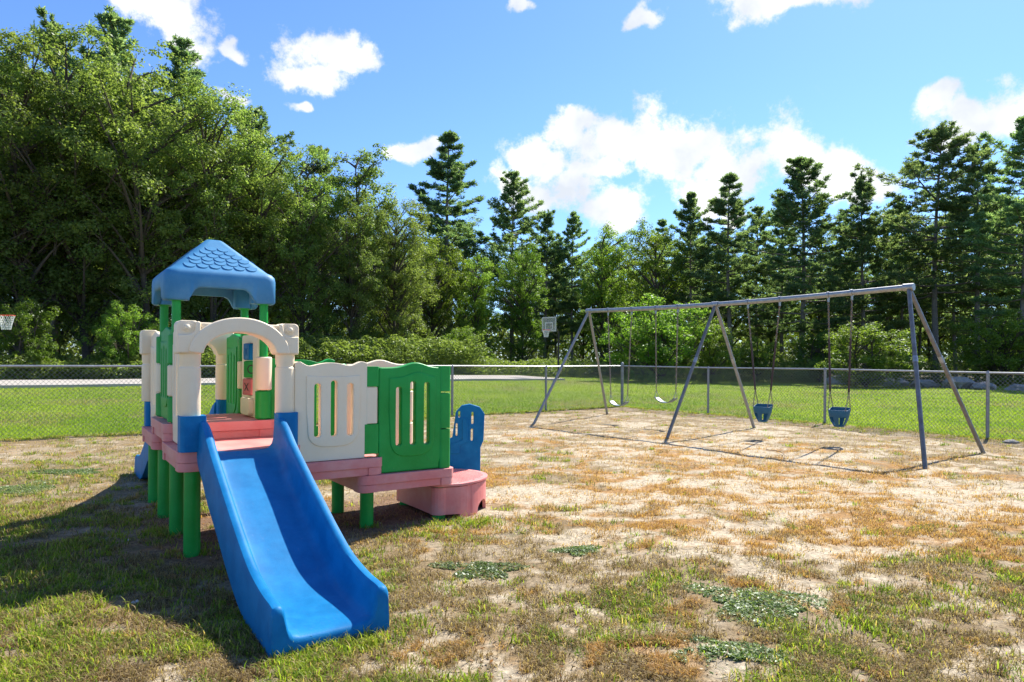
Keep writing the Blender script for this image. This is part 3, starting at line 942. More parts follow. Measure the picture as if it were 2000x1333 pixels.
TREES = [
    # left wood edge, from the left border towards the middle
    ('oak', 0, -95, 34.5, 70, 'oak_tree', 'tall oak cut by the left edge of the photo, left of the near basketball net', 'tree', 1.0),
    ('oak', 1, 40, 36, 62, 'oak_tree', 'tall broad oak rising straight above the orange basketball rim', 'tree', 1.0),
    ('oak', 2, 175, 38, 72, 'oak_tree', 'tallest full oak left of the blue roof, second from the left edge', 'tree', 1.0),
    ('oak', 3, 300, 38, 88, 'oak_tree', 'high oak with rounded top directly above the blue peaked roof\'s left side', 'tree', .95),
    ('oak', 0, 405, 40, 161, 'oak_tree', 'oak whose sloping crown stands just right above the blue roof', 'tree', .9),
    ('oak', 1, 500, 42, 251, 'oak_tree', 'oak stepping down in height, right of the blue roof', 'tree', .9),
    ('oak', 2, 590, 43, 288, 'oak_tree', 'mid height oak above the rear green panel, below the small round cloud', 'tree', .9),
    ('thin', 0, 700, 46, 270, 'oak_tree', 'slender oak with loose open top against the blue sky left of the cloud', 'tree', 1.15),
    ('oak', 3, 690, 43, 374, 'oak_tree', 'bushy oak in front of the slender oak, above the cream panel', 'tree', .85),
    ('oak', 0, 775, 46, 382, 'oak_tree', 'low dark oak above the green panel, left of the tall pointed pine', 'tree', .9),
    ('light', 1, 845, 54, 455, 'broadleaf_tree', 'light green broadleaf tree in front of the tall pointed pine', 'tree', .95),
    ('light', 0, 935, 55, 500, 'broadleaf_tree', 'light green broadleaf tree between tall pine and far basketball hoop', 'tree', .85),
    ('light', 1, 1020, 56, 475, 'broadleaf_tree', 'pale round topped tree standing right behind the far basketball backboard', 'tree', .8),
    ('pine', 3, 885, 62, 262, 'pine_tree', 'tall pointed pine standing alone against the sky left of the clouds', 'tree', 1.25),
    ('pine', 0, 1000, 66, 340, 'pine_tree', 'dark pine right of the pointed pine, in front of white cloud', 'tree', 1.08),
    ('pine', 1, 1063, 62, 412, 'pine_tree', 'short pine below the clouds, left of its twin, above far swing leg', 'tree', 0.91),
    ('pine', 2, 1118, 62, 418, 'pine_tree', 'short pine below the clouds, above the far end of swing beam', 'tree', 0.91),
    ('light', 0, 1190, 60, 440, 'broadleaf_tree', 'yellow green broadleaf tree above the first belt swing', 'tree', .85),
    ('light', 1, 1282, 57, 425, 'broadleaf_tree', 'wide yellow green tree above the second belt swing', 'tree', .9),
    ('pine', 1, 1352, 56, 378, 'pine_tree', 'pine above the middle legs of the swing frame, left of the cloud base', 'tree', 0.97),
    ('pine', 0, 1432, 54, 342, 'pine_tree', 'pine with fanned grey green crown above the first bucket swing', 'tree', 1.20),
    ('pine', 2, 1562, 51, 312, 'pine_tree', 'tall pine with long bare grey trunk between the two bucket swings', 'tree', 1.25),
    ('pine', 3, 1690, 52, 338, 'pine_tree', 'dark slim pine above the second bucket swing', 'tree', 0.97),
    ('pine', 1, 1755, 56, 400, 'pine_tree', 'lower pine behind the near top corner of the swing frame', 'tree', 1.03),
    ('pine', 0, 1830, 50, 247, 'pine_tree', 'tallest pine of the right side, just right of the swing frame\'s top corner', 'tree', 1.20),
    ('pine', 2, 1908, 49, 288, 'pine_tree', 'second pine from the right edge, below the small right cloud', 'tree', 1.03),
    ('pine', 3, 1990, 43, 232, 'pine_tree', 'pine cut by the right edge of the photo', 'tree', 1.08),
    ('pine', 1, 2075, 43, 250, 'pine_tree', 'pine partly outside the right edge, only its boughs reaching in', 'tree', 1.14),
    # pine tips over the left oaks
    ('pine', 2, 215, 44, 34, 'pine_tree', 'dark pine tip showing over the tallest left oaks', 'tree', 0.97),
    ('pine', 0, 105, 44, 44, 'pine_tree', 'pine top peeking above the oaks near the left corner', 'tree', 0.97),
    ('pine', 1, 355, 45, 84, 'pine_tree', 'dark pine top between oaks beside the upper left cloud', 'tree', 0.91),
    ('pine', 3, 490, 48, 215, 'pine_tree', 'pine tip over the oak right of the blue roof', 'tree', 0.91),
    ('pine', 2, 620, 50, 292, 'pine_tree', 'pine tip over the mid height oak below the round cloud', 'tree', 0.91),
]
for q_, (k, v, px_, Y, top, nm, lab, cat, wd) in enumerate(TREES):
    if k == 'pine': v = (q_ * 3) % 7
    place(k, v, px_, Y, top, nm, lab, cat, 'broadleaf trees of the wood' if k != 'pine' else 'pines of the wood', wd)

rnd = random.Random(3)
# rows deeper in the wood: nothing tells these apart
for i in range(13):
    px_ = -130 + i * 85 + rnd.uniform(-20, 20); Y = 43 + i * 1.9 + rnd.uniform(-1, 2)
    tl = np.interp(px_, [-150, 250, 400, 600, 760, 1000], [95, 105, 190, 315, 385, 430])
    place('oak', i % 4, px_, Y, tl + rnd.uniform(10, 50), 'oak_tree', 'shaded oak deeper in the left wood behind the front oaks', 'tree', 'shaded oaks inside the left wood', .95)
for i in range(11):
    px_ = -110 + i * 95 + rnd.uniform(-20, 20); Y = 51 + i * 2.0
    tl = np.interp(px_, [-150, 250, 400, 600, 760, 1000], [120, 130, 220, 345, 410, 440])
    place('thin' if i % 3 else 'oak', i % 2, px_, Y, tl + rnd.uniform(15, 60), 'oak_tree', 'shaded oak deeper in the left wood behind the front oaks', 'tree', 'shaded oaks inside the left wood', 1.2)
for i in range(17):
    px_ = 1030 + i * 64 + rnd.uniform(-18, 18); Y = np.interp(px_, [1000, 1200, 2050], [68, 68, 52]) + rnd.uniform(-2, 2)
    tl = np.interp(px_, [1000, 1250, 1450, 1750, 2000], [440, 440, 395, 390, 340])
    place('pine' if i % 3 else 'thin', i % (7 if i % 3 else 2), px_, Y, tl + rnd.uniform(0, 40), 'pine_tree' if i % 3 else 'young_tree', ('shaded pine' if i % 3 else 'thin shaded broadleaf tree') + ' deeper in the right wood behind the front pines', 'tree', 'shaded pines inside the right wood' if i % 3 else 'thin trees inside the right wood', 1.0)
for i in range(14):
    px_ = 1060 + i * 76 + rnd.uniform(-18, 18); Y = np.interp(px_, [1000, 1200, 2050], [75, 76, 60]) + rnd.uniform(-2, 2)
    tl = 478 + rnd.uniform(0, 45)
    place('light' if i % 2 else 'oak', i % 2, px_, Y, tl, 'young_tree', 'low broadleaf tree far inside the right wood between pine trunks', 'tree', 'low trees far inside the right wood', 1.0)

SHRUBS = [
    ('bush', 0, 55, 30.5, 588, 'maple_sapling', 'bright green maple sapling right of the near basketball net', .78),
    ('bush', 1, 245, 33, 585, 'vine_shrub', 'tall leafy shrub draped in vines left of the blue roofed tower', .75),
    ('bush', 1, 1285, 44, 572, 'maple_bush', 'large round light green maple behind the belt swings', 1.12),
    ('bush', 0, 1388, 43, 622, 'maple_bush', 'smaller bright maple bush behind the swing frame\'s middle legs', .85),
    ('bush', 0, 1692, 38, 632, 'maple_bush', 'pale leafy bush behind the second bucket swing', 1.35),
    ('bush', 1, 1478, 48, 655, 'maple_bush', 'low shaded bush behind the first bucket swing', 1.0),
    ('bush', 0, 905, 49, 640, 'yellow_shrub', 'yellow green shrub at the wood edge left of far hoop', 1.1),
    ('bush', 1, 800, 50, 610, 'yellow_shrub', 'tall bright shrub at the wood edge behind the green front panel', .9),
    ('bush', 0, 1600, 47, 648, 'maple_bush', 'dark low bush between the bare pine trunk and pale leafy bush', 1.2),
    ('bush', 1, 1960, 42, 600, 'maple_bush', 'dark bush under the pines at the right edge', 1.2),
]
for (k, v, px_, Y, top, nm, lab, wd) in SHRUBS:
    place(k, v, px_, Y, top, nm, lab, 'shrub', None, wd)


def make_undergrowth():
    """Leafy bank at the foot of the wood: one mass."""
    rs = np.random.RandomState(9)

    def band(pts, depth, n, hmax, wav):
        P = []; Nn = []
        pts = np.array(pts, float); seg = np.linalg.norm(np.diff(pts, axis=0), axis=1); cum = np.r_[0, np.cumsum(seg)]
        s = rs.rand(n) * cum[-1]
        x = np.interp(s, cum, pts[:, 0]); y = np.interp(s, cum, pts[:, 1])
        dxy = np.array([np.interp(s, cum[:-1], np.diff(pts[:, 0]) / seg), np.interp(s, cum[:-1], np.diff(pts[:, 1]) / seg)])
        q = rs.rand(n) * depth
        x = x - dxy[1] * q; y = y + dxy[0] * q
        top = hmax * (.45 + .75 * N1.fbm(x, y, .55, 3)) * (.5 + .5 * np.sqrt(np.clip(q / depth * 2.2, 0, 1))) * (.85 + .3 * N2.fbm(x, y, 2.4, 2))
        z = top * (1 - rs.rand(n) ** 1.7 * .9)
        P = np.stack([x, y, z + height(x, y)], -1)
        Nn = rs.randn(n, 3) * .5 + np.array((0, 0, .9)); Nn /= np.linalg.norm(Nn, axis=1, keepdims=True)
        V, Fq = leaf_quads(P, Nn, rs.uniform(.11, .24, n), rs, .5)
        return V, Fq
    V, Fq = band([(-33, 19.7), (-24.8, 26.0), (-18.6, 30.8), (-15.0, 33.6)], 3.0, 36000, 1.35, 0)
    V2, F2 = band([(-16.5, 32.4), (-12.3, 35.6), (-6.1, 40.4), (-1.4, 44.0)], 3.0, 42000, 2.5, 0)
    V3, F3 = band([(-2.0, 45.0), (5, 48.5), (9, 53), (15, 48), (19, 44)], 4, 26000, 1.5, 0)
    o = link_mesh('undergrowth', np_mesh('undergrowth', np.concatenate([V, V2, V3]), np.concatenate([Fq, F2 + len(V), F3 + len(V) + len(V2)])), 'leaf_pale')
    tag(o, 'pale green leafy undergrowth banked along the foot of the wood', 'undergrowth', kind='stuff')
    V, Fq = band([(8, 57), (17, 53), (24, 47), (31, 39), (35, 34)], 9, 26000, 2.6, 0)
    V2, F2 = band([(-40, 33), (-24, 42), (-10, 50), (6, 58)], 9, 30000, 3.2, 0)
    o = link_mesh('woodland_floor_plants', np_mesh('woodland_floor_plants', np.concatenate([V, V2]), np.concatenate([Fq, F2 + len(V)])), 'leaf_oak')
    tag(o, 'dark shaded brush filling the wood between the trunks', 'brush', kind='stuff')


make_undergrowth()


def make_far_wood():
    rs = np.random.RandomState(21); n = 60000
    px_ = rs.uniform(-300, 2300, n); Y = rs.uniform(78, 100, n)
    x = (px_ - 1000) / F_PX * Y
    top = 6.5 + 5 * N1.fbm(x, Y, .12, 3) - 2.5
    z = top * (1 - rs.rand(n) ** 1.25)
    Nn = rs.randn(n, 3) * .6 + np.array((0, -.3, .7)); Nn /= np.linalg.norm(Nn, axis=1, keepdims=True)
    V, Fq = leaf_quads(np.stack([x, Y, z], -1), Nn, rs.uniform(.4, .8, n), rs, .6)
    o = link_mesh('far_wood', np_mesh('far_wood', V, Fq), 'leaf_oak')
    tag(o, 'dark mass of far trees closing the view behind the wood', 'woodland', kind='stuff')


make_far_wood()

# ------------------------------------------------------------------ boulders at the wood edge on the right


def rock_mesh(seed, sx, sy, sz):
    rs = np.random.RandomState(seed)
    bm = bmesh.new(); bmesh.ops.create_icosphere(bm, subdivisions=3, radius=1)
    pl = [(rand_unit(1, rs)[0], rs.uniform(.62, .9)) for _ in range(9)]
    for v in bm.verts:
        c = np.array(v.co)
        for n, d in pl:
            e = c @ n - d
            if e > 0: c = c - n * e
        c = c * (1 + .05 * rs.randn())
        v.co = Vector((c[0] * sx, c[1] * sy, max(c[2], -.4) * sz))
    me = bpy.data.meshes.new('boulder'); bm.to_mesh(me); bm.free()
    return me


ROCKS = [(1640, 42, .9, .5, .45, 'grey boulder behind the fence just below the pale leafy bush'), (1745, 40, 1.0, .5, .42, 'long low grey boulder left of the biggest boulder'),
         (1810, 38.5, 1.3, .7, .35, 'flat slab boulder between the near swing legs, left of the biggest boulder'),
         (1875, 37, 1.35, .8, .62, 'biggest grey boulder beyond the fence, right of the near swing leg'), (1925, 35.5, 1.2, .6, .3, 'flat pale slab against the right end of the biggest boulder'),
         (1995, 34, 1.0, .6, .3, 'low pale stone beyond the fence at the right edge'), (1690, 43, 1.1, .5, .4, 'small grey boulder in shade under the pale leafy bush')]
for i, (px_, Y, a, b, c, lab) in enumerate(ROCKS):
    p = at_depth(px_, Y)
    o = link_mesh('boulder', rock_mesh(80 + i, a, b, c), 'stone'); o.location = (p.x, p.y, hz(p.x, p.y) + c * .3); o.rotation_euler = (0, 0, .3 * i)
    tag(o, lab, 'boulder', 'boulders along the right wood edge')
o = link_mesh('boulder', rock_mesh(99, .14, .09, .05), 'stone'); p = ground_at(1992, 867); o.location = (p.x, p.y + .2, hz(p.x, p.y) + .02)
tag(o, 'small flat stone at the fence foot by the right edge', 'stone')

# ------------------------------------------------------------------ chain link fence


def make_fence():
    root = empty('chain_link_fence', FK)
    tag(root, 'galvanised chain link fence turning a corner round the play yard', 'fence')
    H = 1.22
    left = [FK + FL * 3.05 * k for k in range(0, 7)]
    right = [FK, Vector((5.18, 18.0, 0)), Vector((7.02, 15.3, 0)), Vector((8.80, 12.62, 0)), Vector((10.55, 10.0, 0)), Vector((12.3, 7.4, 0))]
    inv = -FK

    def post(p, r, h, name):
        z = hz(p.x, p.y)
        mb = MB(); q = p + inv
        mb.lathe([(r, z - .1), (r, z + h), (r * 1.15, z + h + .002), (r * 1.15, z + h + .02), (r * .8, z + h + .05), (r * .25, z + h + .07)], (q.x, q.y), 12)
        o = mb.build(name, 'galv_dull', root)
        return o
    c = post(FK, .042, H + .05, 'corner_post')
    for k in range(5):
        mb = MB(); mb.lathe([(.050, .18 + .22 * k), (.050, .205 + .22 * k)], (0, 0), 10); mb.build('tension_band', 'galv', c)
    for run in (left, right):
        for k, p in enumerate(run):
            if k > 0: post(p, .030, H - .03, 'fence_post')
        for a, b in zip(run, run[1:]):
            q0 = a + inv; q1 = b + inv
            za = hz(a.x, a.y); zb = hz(b.x, b.y)
            d = (b - a); Lg = d.length; d.normalize(); nrm = Vector((-d.y, d.x, 0))
            mb = MB(); mb.tube([q0 + Vector((0, 0, za + H)), q1 + Vector((0, 0, zb + H))], .021, 10); mb.build('top_rail', 'galv', root)
            # the woven wires of this bay
            p_ = .0385; dz = .0385; nj = int((H - .05) / dz); nw = int(Lg / p_)
            P0 = []; P1 = []
            j = np.arange(nj + 1)
            V = []; Fq = []; base = 0
            off = nrm * .026
            sides = 3; r = .0038
            for k in range(nw):
                s = (k + ((j + k) % 2)) * p_
                s = np.clip(s, 0, Lg)
                bulge = ((j + k) % 2 - .5) * .006
                z = za + (zb - za) * s / Lg + .03 + j * dz + .012 * math.sin(k * .13)
                x = q0.x + d.x * s + nrm.x * (.024 + bulge); y = q0.y + d.y * s + nrm.y * (.024 + bulge)
                pts = np.stack([x, y, z], -1)
                t = np.linspace(0, 2 * np.pi, sides, endpoint=False)
                ax = np.array((d.x, d.y, 0)); ay = np.array((nrm.x, nrm.y, 0))
                ring = pts[:, None, :] + (ax * np.cos(t)[:, None] + ay * np.sin(t)[:, None])[None] * r
                V.append(ring.reshape(-1, 3))
                i = base + np.arange((nj + 1) * sides).reshape(nj + 1, sides); jj = np.roll(i, -1, 1)
                Fq.append(np.stack([i[:-1], jj[:-1], jj[1:], i[1:]], -1).reshape(-1, 4)); base += (nj + 1) * sides
            o = link_mesh('wire_mesh', np_mesh('wire_mesh', np.concatenate(V), np.concatenate(Fq)), 'wire', root)
            o['kind'] = 'stuff'


make_fence()

# ------------------------------------------------------------------ basketball hoops


def make_hoop():
    """Front of the backboard faces local +x; rim centre at x = 0.45."""
    root = empty('basketball_hoop')
    mb = MB(); mb.tube([(-1.0, 0, -.2), (-1.0, 0, 2.75), (-.95, 0, 2.95), (-.75, 0, 3.12), (-.08, 0, 3.32)], .057, 10); mb.tube([(-.97, 0, 2.6), (-.08, 0, 3.1)], .03, 8); mb.build('pole', 'black_metal', root)
    mb = MB(); mb.plate(rrect(-.56, .56, 2.95, 3.88, .04), -.02, .02, M=Matrix.Rotation(math.pi / 2, 4, 'Z'))
    bd = mb.build('backboard', 'board', root, bevel=.005, seg=2)
    mb = MB(); RZ = Matrix.Rotation(math.pi / 2, 4, 'Z')

    def line_rect(x0, x1, z0, z1, w):
        for a, b in (((x0, z0), (x1, z0 + w)), ((x0, z1 - w), (x1, z1)), ((x0, z0 + w), (x0 + w, z1 - w)), ((x1 - w, z0 + w), (x1, z1 - w))):
            mb.box((a[0], -.026, a[1]), (b[0], -.0215, b[1]), RZ)
    line_rect(-.52, .52, 2.99, 3.84, .035); line_rect(-.29, .29, 3.08, 3.52, .04)
    mb.build('backboard_line', 'board_line', bd, smooth=False)
    mb = MB(); n = 28
    mb.grid([[(.30 + (.228 + .011 * math.cos(v)) * math.cos(u), (.228 + .011 * math.cos(v)) * math.sin(u), 3.05 + .011 * math.sin(v)) for v in [2 * math.pi * k / 8 for k in range(8)]] for u in [2 * math.pi * k / n for k in range(n)]], True, True)
    mb.box((.02, -.08, 3.0), (.06, .08, 3.09)); mb.tube([(.05, -.05, 3.04), (.12, -.12, 3.05)], .01, 6); mb.tube([(.05, .05, 3.04), (.12, .12, 3.05)], .01, 6)
    mb.build('rim', 'orange_rim', root)
    mb = MB()
    for k in range(12):
        for sgn in (-1, 1):
            pts = []
            for q in range(8):
                t = q / 7; rr = .226 * (1 - .48 * t ** .8); a = 2 * math.pi * (k + sgn * t * 1.5) / 12
                pts.append((.30 + rr * math.cos(a), rr * math.sin(a), 3.04 - .44 * t))
            mb.tube(pts, .007, 4, cap=False)
    mb.build('net', 'net', root)
    return root


hoop = make_hoop()
p = at_depth(1072, 42.5)
hd = Vector((-.868, -.497)); ang = math.atan2(hd.y, hd.x)
hoop.location = (p.x, p.y, hz(p.x, p.y)); hoop.rotation_euler = (0, 0, ang + .35)
# rim height over the ground there stays 3.05
tag(hoop, 'basketball hoop with clear backboard on a black pole at the far end', 'basketball hoop', 'basketball hoops of the court')
h2 = copy_tree(hoop)
p = at_depth(12, 21.5)
ang2 = math.atan2(.497, .868)
h2.rotation_euler = (0, 0, ang2)
h2.location = (p.x - .30 * math.cos(ang2), p.y - .30 * math.sin(ang2), hz(p.x, p.y) - .52)
tag(h2, 'nearer basketball hoop at the left edge, only its orange rim and white net in view', 'basketball hoop', 'basketball hoops of the court')

# ------------------------------------------------------------------ swing set
T1 = Vector((1.783, 15.879, 2.537)); SD = Vector((math.sin(R(37.77)), -math.cos(R(37.77)), 0)); SL = 6.937


def beam_at(k): return T1 + SD * SL * k - Vector((0, 0, .055 * math.sin(math.pi * k)))


def make_swing_frame():
    base = Vector((T1.x, T1.y, 0)) + SD * SL * .5
    root = empty('swing_frame', base)
    tag(root, 'long galvanised steel swing frame with three pairs of splayed legs', 'swing frame')
    mb = MB(); mb.tube([beam_at(k / 12) - base for k in range(-0, 13)], .044, 14); mb.build('top_beam', 'galv', root)
    feet = (((1040, 826), (1187, 809), 0.0), ((1300, 856), (1475, 836), .5), ((1808, 916), (1925, 886), 1.0))
    for fa, fb, k in feet:
        top = beam_at(k) - base
        mb = MB(); mb.tube([top - SD * .075, top + SD * .075], .056, 14); mb.build('leg_fitting', 'galv', root)
        for q in (fa, fb):
            g = ground_at(*q); g.z = hz(g.x, g.y) - .08
            b = g - base
            mb = MB(); d = (b - top).normalized()
            mb.tube([top + d * .03, b], .031, 12); lg = mb.build('leg', 'steel_leg' if q[1] > 850 else 'galv_dull', root)
            mb = MB(); mid = top.lerp(b, .42); mb.tube([mid - d * .05, mid + d * .05], .036, 12); mb.build('leg_sleeve', 'galv', lg)
    return root


make_swing_frame()


def beam_k(px):
    x = px - 1000
    return (x * T1.y - F_PX * T1.x) / (F_PX * SD.x * SL - x * SD.y * SL)


def chain_links(mb, a, b, pitch=.042, r=.0062, w=.013):
    a = Vector(a); b = Vector(b); d = (b - a); n = max(2, int(d.length / pitch)); d.normalize()
    x = d.cross(Vector((.3, 1, .2))).normalized(); y = d.cross(x)
    for i in range(n):
        c = a.lerp(b, (i + .5) / n); s = x if i % 2 else y; hl = pitch * .62
        o = d.cross(s)
        rows = []
        for k in range(8):
            t = 2 * math.pi * k / 8; cen = c + s * (w * math.cos(t)) + d * (hl * math.sin(t)); out = (s * math.cos(t) + d * math.sin(t)).normalized()
            rows.append([cen + out * r * math.cos(u) + o * r * math.sin(u) for u in [2 * math.pi * q / 4 for q in range(4)]])
        mb.grid(rows, True, True)


SWA = math.atan2(SD.y, SD.x)


def make_swing(px_a, px_b, kind, label, seat_z, seat_w, rot=0.0, off=0.0):
    ka, kb = beam_k(px_a), beam_k(px_b)
    A = beam_at(ka); B = beam_at(kb); Mid = (A + B) / 2
    base = Vector((Mid.x, Mid.y, 0))
    root = empty('belt_swing' if kind == 'belt' else 'bucket_swing', base, SWA)
    tag(root, label, 'swing', 'belt swings' if kind == 'belt' else 'bucket swings')
    half = (B - A).length / 2
    zA = A.z; zB = B.z
    for sgn, zz in ((-1, zA), (1, zB)):
        mb = MB()
        rows = [[(sgn * half + .018 * math.cos(v), (.052 + 0.0 * v) * math.cos(u), zz + .052 * math.sin(u) + 0 * v) for v in (0, 1.6, 3.14, 4.7)] for u in [2 * math.pi * k / 14 for k in range(14)]]
        rows = [[(sgn * half + dx, rr * math.cos(u), zz + rr * math.sin(u)) for dx, rr in ((-.017, .046), (-.017, .056), (.017, .056), (.017, .046))] for u in [2 * math.pi * k / 14 for k in range(14)]]
        mb.grid(rows, True, True); mb.box((sgn * half - .014, -.010, zz - .12), (sgn * half + .014, .010, zz - .052)); mb.build('hanger', 'galv', root)
        if kind == 'belt':
            e = Vector((sgn * (seat_w + .02), off, seat_z + .16))
            mb = MB(); chain_links(mb, (sgn * half, 0, zz - .11), e); mb.build('chain', 'chain', root)
            mb = MB()
            q = [e, Vector((sgn * (seat_w + .01), off - .06, seat_z + .03)), Vector((sgn * (seat_w + .01), off + .06, seat_z + .03)), e]
            for u, v in zip(q, q[1:]): mb.tube([u, v], .006, 6)
            mb.build('seat_link', 'galv', root)
        else:
            e = Vector((sgn * (seat_w + .0), off, seat_z + .30))
            top = Vector((sgn * half, 0, zz - .11)); m0 = top.lerp(e, .42)
            mb = MB(); chain_links(mb, top, m0.lerp(e, .05)); mb.build('chain', 'chain', root)
            mb = MB(); mb.tube([m0, e], .0175, 8); mb.build('chain_sleeve', 'sleeve', root)
            for yy in (-.085, .085):
                mb = MB(); chain_links(mb, e, (sgn * (seat_w - .012), off + yy, seat_z + .0), pitch=.036, r=.005, w=.010); mb.build('chain', 'chain', root)
    if kind == 'belt':
        rows = []
        for i in range(15):
            t = -1 + 2 * i / 14; x = t * seat_w; z = seat_z - .075 * (1 - t * t) + .02 * abs(t) ** 3
            tl = .012 * t
            rows.append([(x, off - .07, z + tl), (x, off - .062, z + .009), (x, off + .062, z + .009), (x, off + .07, z), (x, off + .062, z - .004), (x, off - .062, z - .004)])
        mb = MB(); vs = mb.grid(rows, False, True); mb.bm.faces.new(vs[0]); mb.bm.faces.new(vs[-1][::-1])
        mb.build('seat', 'belt', root)
    else:
        # bucket: moulded shell with leg holes front; seat_z is the rim height
        mb = MB(); n = 32; rows_n = 12
        verts = {}
        bm = mb.bm
        for i in range(rows_n + 1):
            t = i / rows_n
            for k in range(n):
                a = 2 * math.pi * k / n
                s = math.sin(a)                     # +1 back, -1 front
                zt = seat_z + (.045 if s > .35 else (.0 if s < -.2 else .0 + .045 * max(0, (s + .2) / .55)))
                wx = (.158 * (.42 + .58 * (1 - (1 - t) ** 2.2))); wy = .115 * (.5 + .5 * (1 - (1 - t) ** 2))
                ca, sa = math.cos(a), math.sin(a)
                e = .7
                x = wx * math.copysign(abs(ca) ** e, ca); y = wy * math.copysign(abs(sa) ** e, sa)
                verts[(i, k)] = bm.verts.new((x, y + off, seat_z - .27 + (zt - seat_z + .27) * t))
        for i in range(rows_n):
            for k in range(n):
                a = 2 * math.pi * (k + .5) / n; t = (i + .5) / rows_n
                ca, sa = math.cos(a), math.sin(a)
                if abs(sa) > .25 and .12 < abs(ca) < .95 and .08 < t < (.60 if sa < 0 else .45): continue
                bm.faces.new((verts[(i, k)], verts[(i, (k + 1) % n)], verts[(i + 1, (k + 1) % n)], verts[(i + 1, k)]))
        bm.faces.new([verts[(0, k)] for k in range(n)][::-1])
        o = mb.build('seat', 'teal', root)
        so = o.modifiers.new('solid', 'SOLIDIFY'); so.thickness = .014; so.offset = 0
        be = o.modifiers.new('bevel', 'BEVEL'); be.width = .004; be.segments = 2; be.limit_method = 'ANGLE'
    return root


make_swing(1187, 1233, 'belt', 'belt swing nearest the far end of the swing frame', .46, .23)
make_swing(1280, 1323, 'belt', 'belt swing hanging just left of the frame\'s middle legs', .60, .235)
make_swing(1460, 1522, 'bucket', 'teal bucket swing just right of the frame\'s middle legs', .575, .155)
make_swing(1617, 1663, 'bucket', 'teal bucket swing hanging nearest the camera end of the frame', .60, .155)

# ------------------------------------------------------------------ play structure
PL = empty('play_structure', (PS.x, PS.y, 0), PYAW)
tag(PL, 'toddler play structure of moulded blue, green, cream and pink plastic with roof', 'play structure')
NX = (0.0, .665, 1.335, 2.005)
NY = (0.0, .68, 1.36, 2.04)
ZE, ZD, ZA, ZB = .455, .595, .735, .875          # deck tops
TH = .138


def deck(x0, x1, y0, y1, ztop, mat='pink'):
    mb = MB(); r = .07
    mb.prism(rrect(x0, x1, y0, y1, r, 5), ztop - .075, ztop)
    e = .012; n = .013

    def side(a, b, inset):  # corners stay proud, middle of every side is recessed
        return a + (b - a) * inset
    X0, X1, Y0, Y1 = x0 + e * .3, x1 - e * .3, y0 + e * .3, y1 - e * .3
    pts = []
    base = rrect(X0, X1, Y0, Y1, r, 5)
    k = 6
    corners = [base[i * k:(i + 1) * k] for i in range(4)]
    # order: (x1,y1), (x0,y1), (x0,y0), (x1,y0)
    w = X1 - X0; h = Y1 - Y0; q = .16
    pts += corners[0]
    pts += [(X1 - w * q, Y1), (X1 - w * q, Y1 - n), (X0 + w * q, Y1 - n), (X0 + w * q, Y1)]
    pts += corners[1]
    pts += [(X0, Y1 - h * q), (X0 + n, Y1 - h * q), (X0 + n, Y0 + h * q), (X0, Y0 + h * q)]
    pts += corners[2]
    pts += [(X0 + w * q, Y0), (X0 + w * q, Y0 + n), (X1 - w * q, Y0 + n), (X1 - w * q, Y0)]
    pts += corners[3]
    pts += [(X1, Y0 + h * q), (X1 - n, Y0 + h * q), (X1 - n, Y1 - h * q), (X1, Y1 - h * q)]
    mb.prism(pts, ztop - TH, ztop - .0765)
    return mb.build('deck', mat, PL, bevel=.012, seg=3)


dA = deck(-.095, .76, -.095, .76, ZA)
dB = deck(-.095, .76, .60, 1.44, ZB, 'pink')
dC = deck(-.095, .76, 1.28, 2.135, ZA)
dD = deck(.59, 1.425, -.095, .775, ZD)
dE = deck(1.215, 2.085, -.095, .84, ZE)


def support(x, y, ztop, r=.055):
    mb = MB()
    gx = PS.x + x * math.cos(PYAW) - y * math.sin(PYAW); gy = PS.y + x * math.sin(PYAW) + y * math.cos(PYAW)
    mb.lathe([(r, hz(gx, gy) - .12), (r, ztop)], (x, y), 28)
    mb.build('support_post', 'green', PL)


for x in (NX[0], NX[1]):
    for i, y in enumerate(NY): support(x + .012, y, ZA - TH + .004)
for y in (.085, .76):
    support(NX[2] + .01, y, ZE - TH + .004); support(NX[3] + .01, y, ZE - TH + .004)

# half round step
SX, SY, SA, SB, SZ = 2.04, .43, .63, .47, .300


def arc(a, b, a0, a1, n): return [(SX + a * math.cos(R(a0 + (a1 - a0) * k / n)), SY + b * math.sin(R(a0 + (a1 - a0) * k / n))) for k in range(n + 1)]


mb = MB()
lug = lambda cx, cy, a0, a1: [(cx + .085 * math.cos(R(a0 + (a1 - a0) * k / 7)), cy + .085 * math.sin(R(a0 + (a1 - a0) * k / 7))) for k in range(8)]
out = arc(SA, SB, -78, 78, 26) + lug(NX[3] + .015, .80, 70, 200) + lug(NX[3] + .015, .085, 160, 290)
mb.prism(out, SZ - .022, SZ)
# skirt wall with arched openings, built as a strip round the outline
m = len(out)
cum = [0]
for k in range(m): cum.append(cum[-1] + (Vector(out[(k + 1) % m]) - Vector(out[k])).length)
ar0 = cum[0]; arc_len = cum[26]
dense = []
for k in range(m):
    a = Vector(out[k]); b = Vector(out[(k + 1) % m])
    for q in range(4): dense.append((a.lerp(b, q / 4), (cum[k] + (cum[k + 1] - cum[k]) * q / 4)))
cen = Vector((SX + .1, SY))
rows = []
for p, s in dense:
    f = s / arc_len
    zb = -.03 if 0 < f < 1 else .03
    for c0 in (.25, .66):
        t = abs(f - c0) / .085
        if t < 1: zb = max(zb, .10 * math.sqrt(1 - t * t))
    groove = .010 if any(abs(f - g) < .018 for g in (.09, .36, .50, .90)) else 0
    d = (p - cen).normalized()
    po = p - d * (.014 + groove); pi = p - d * .045
    zt = SZ - .03
    rows.append([(po.x, po.y, zb), (po.x, po.y, zt), (pi.x, pi.y, zt), (pi.x, pi.y, zb)])
mb.grid(rows, True, True)
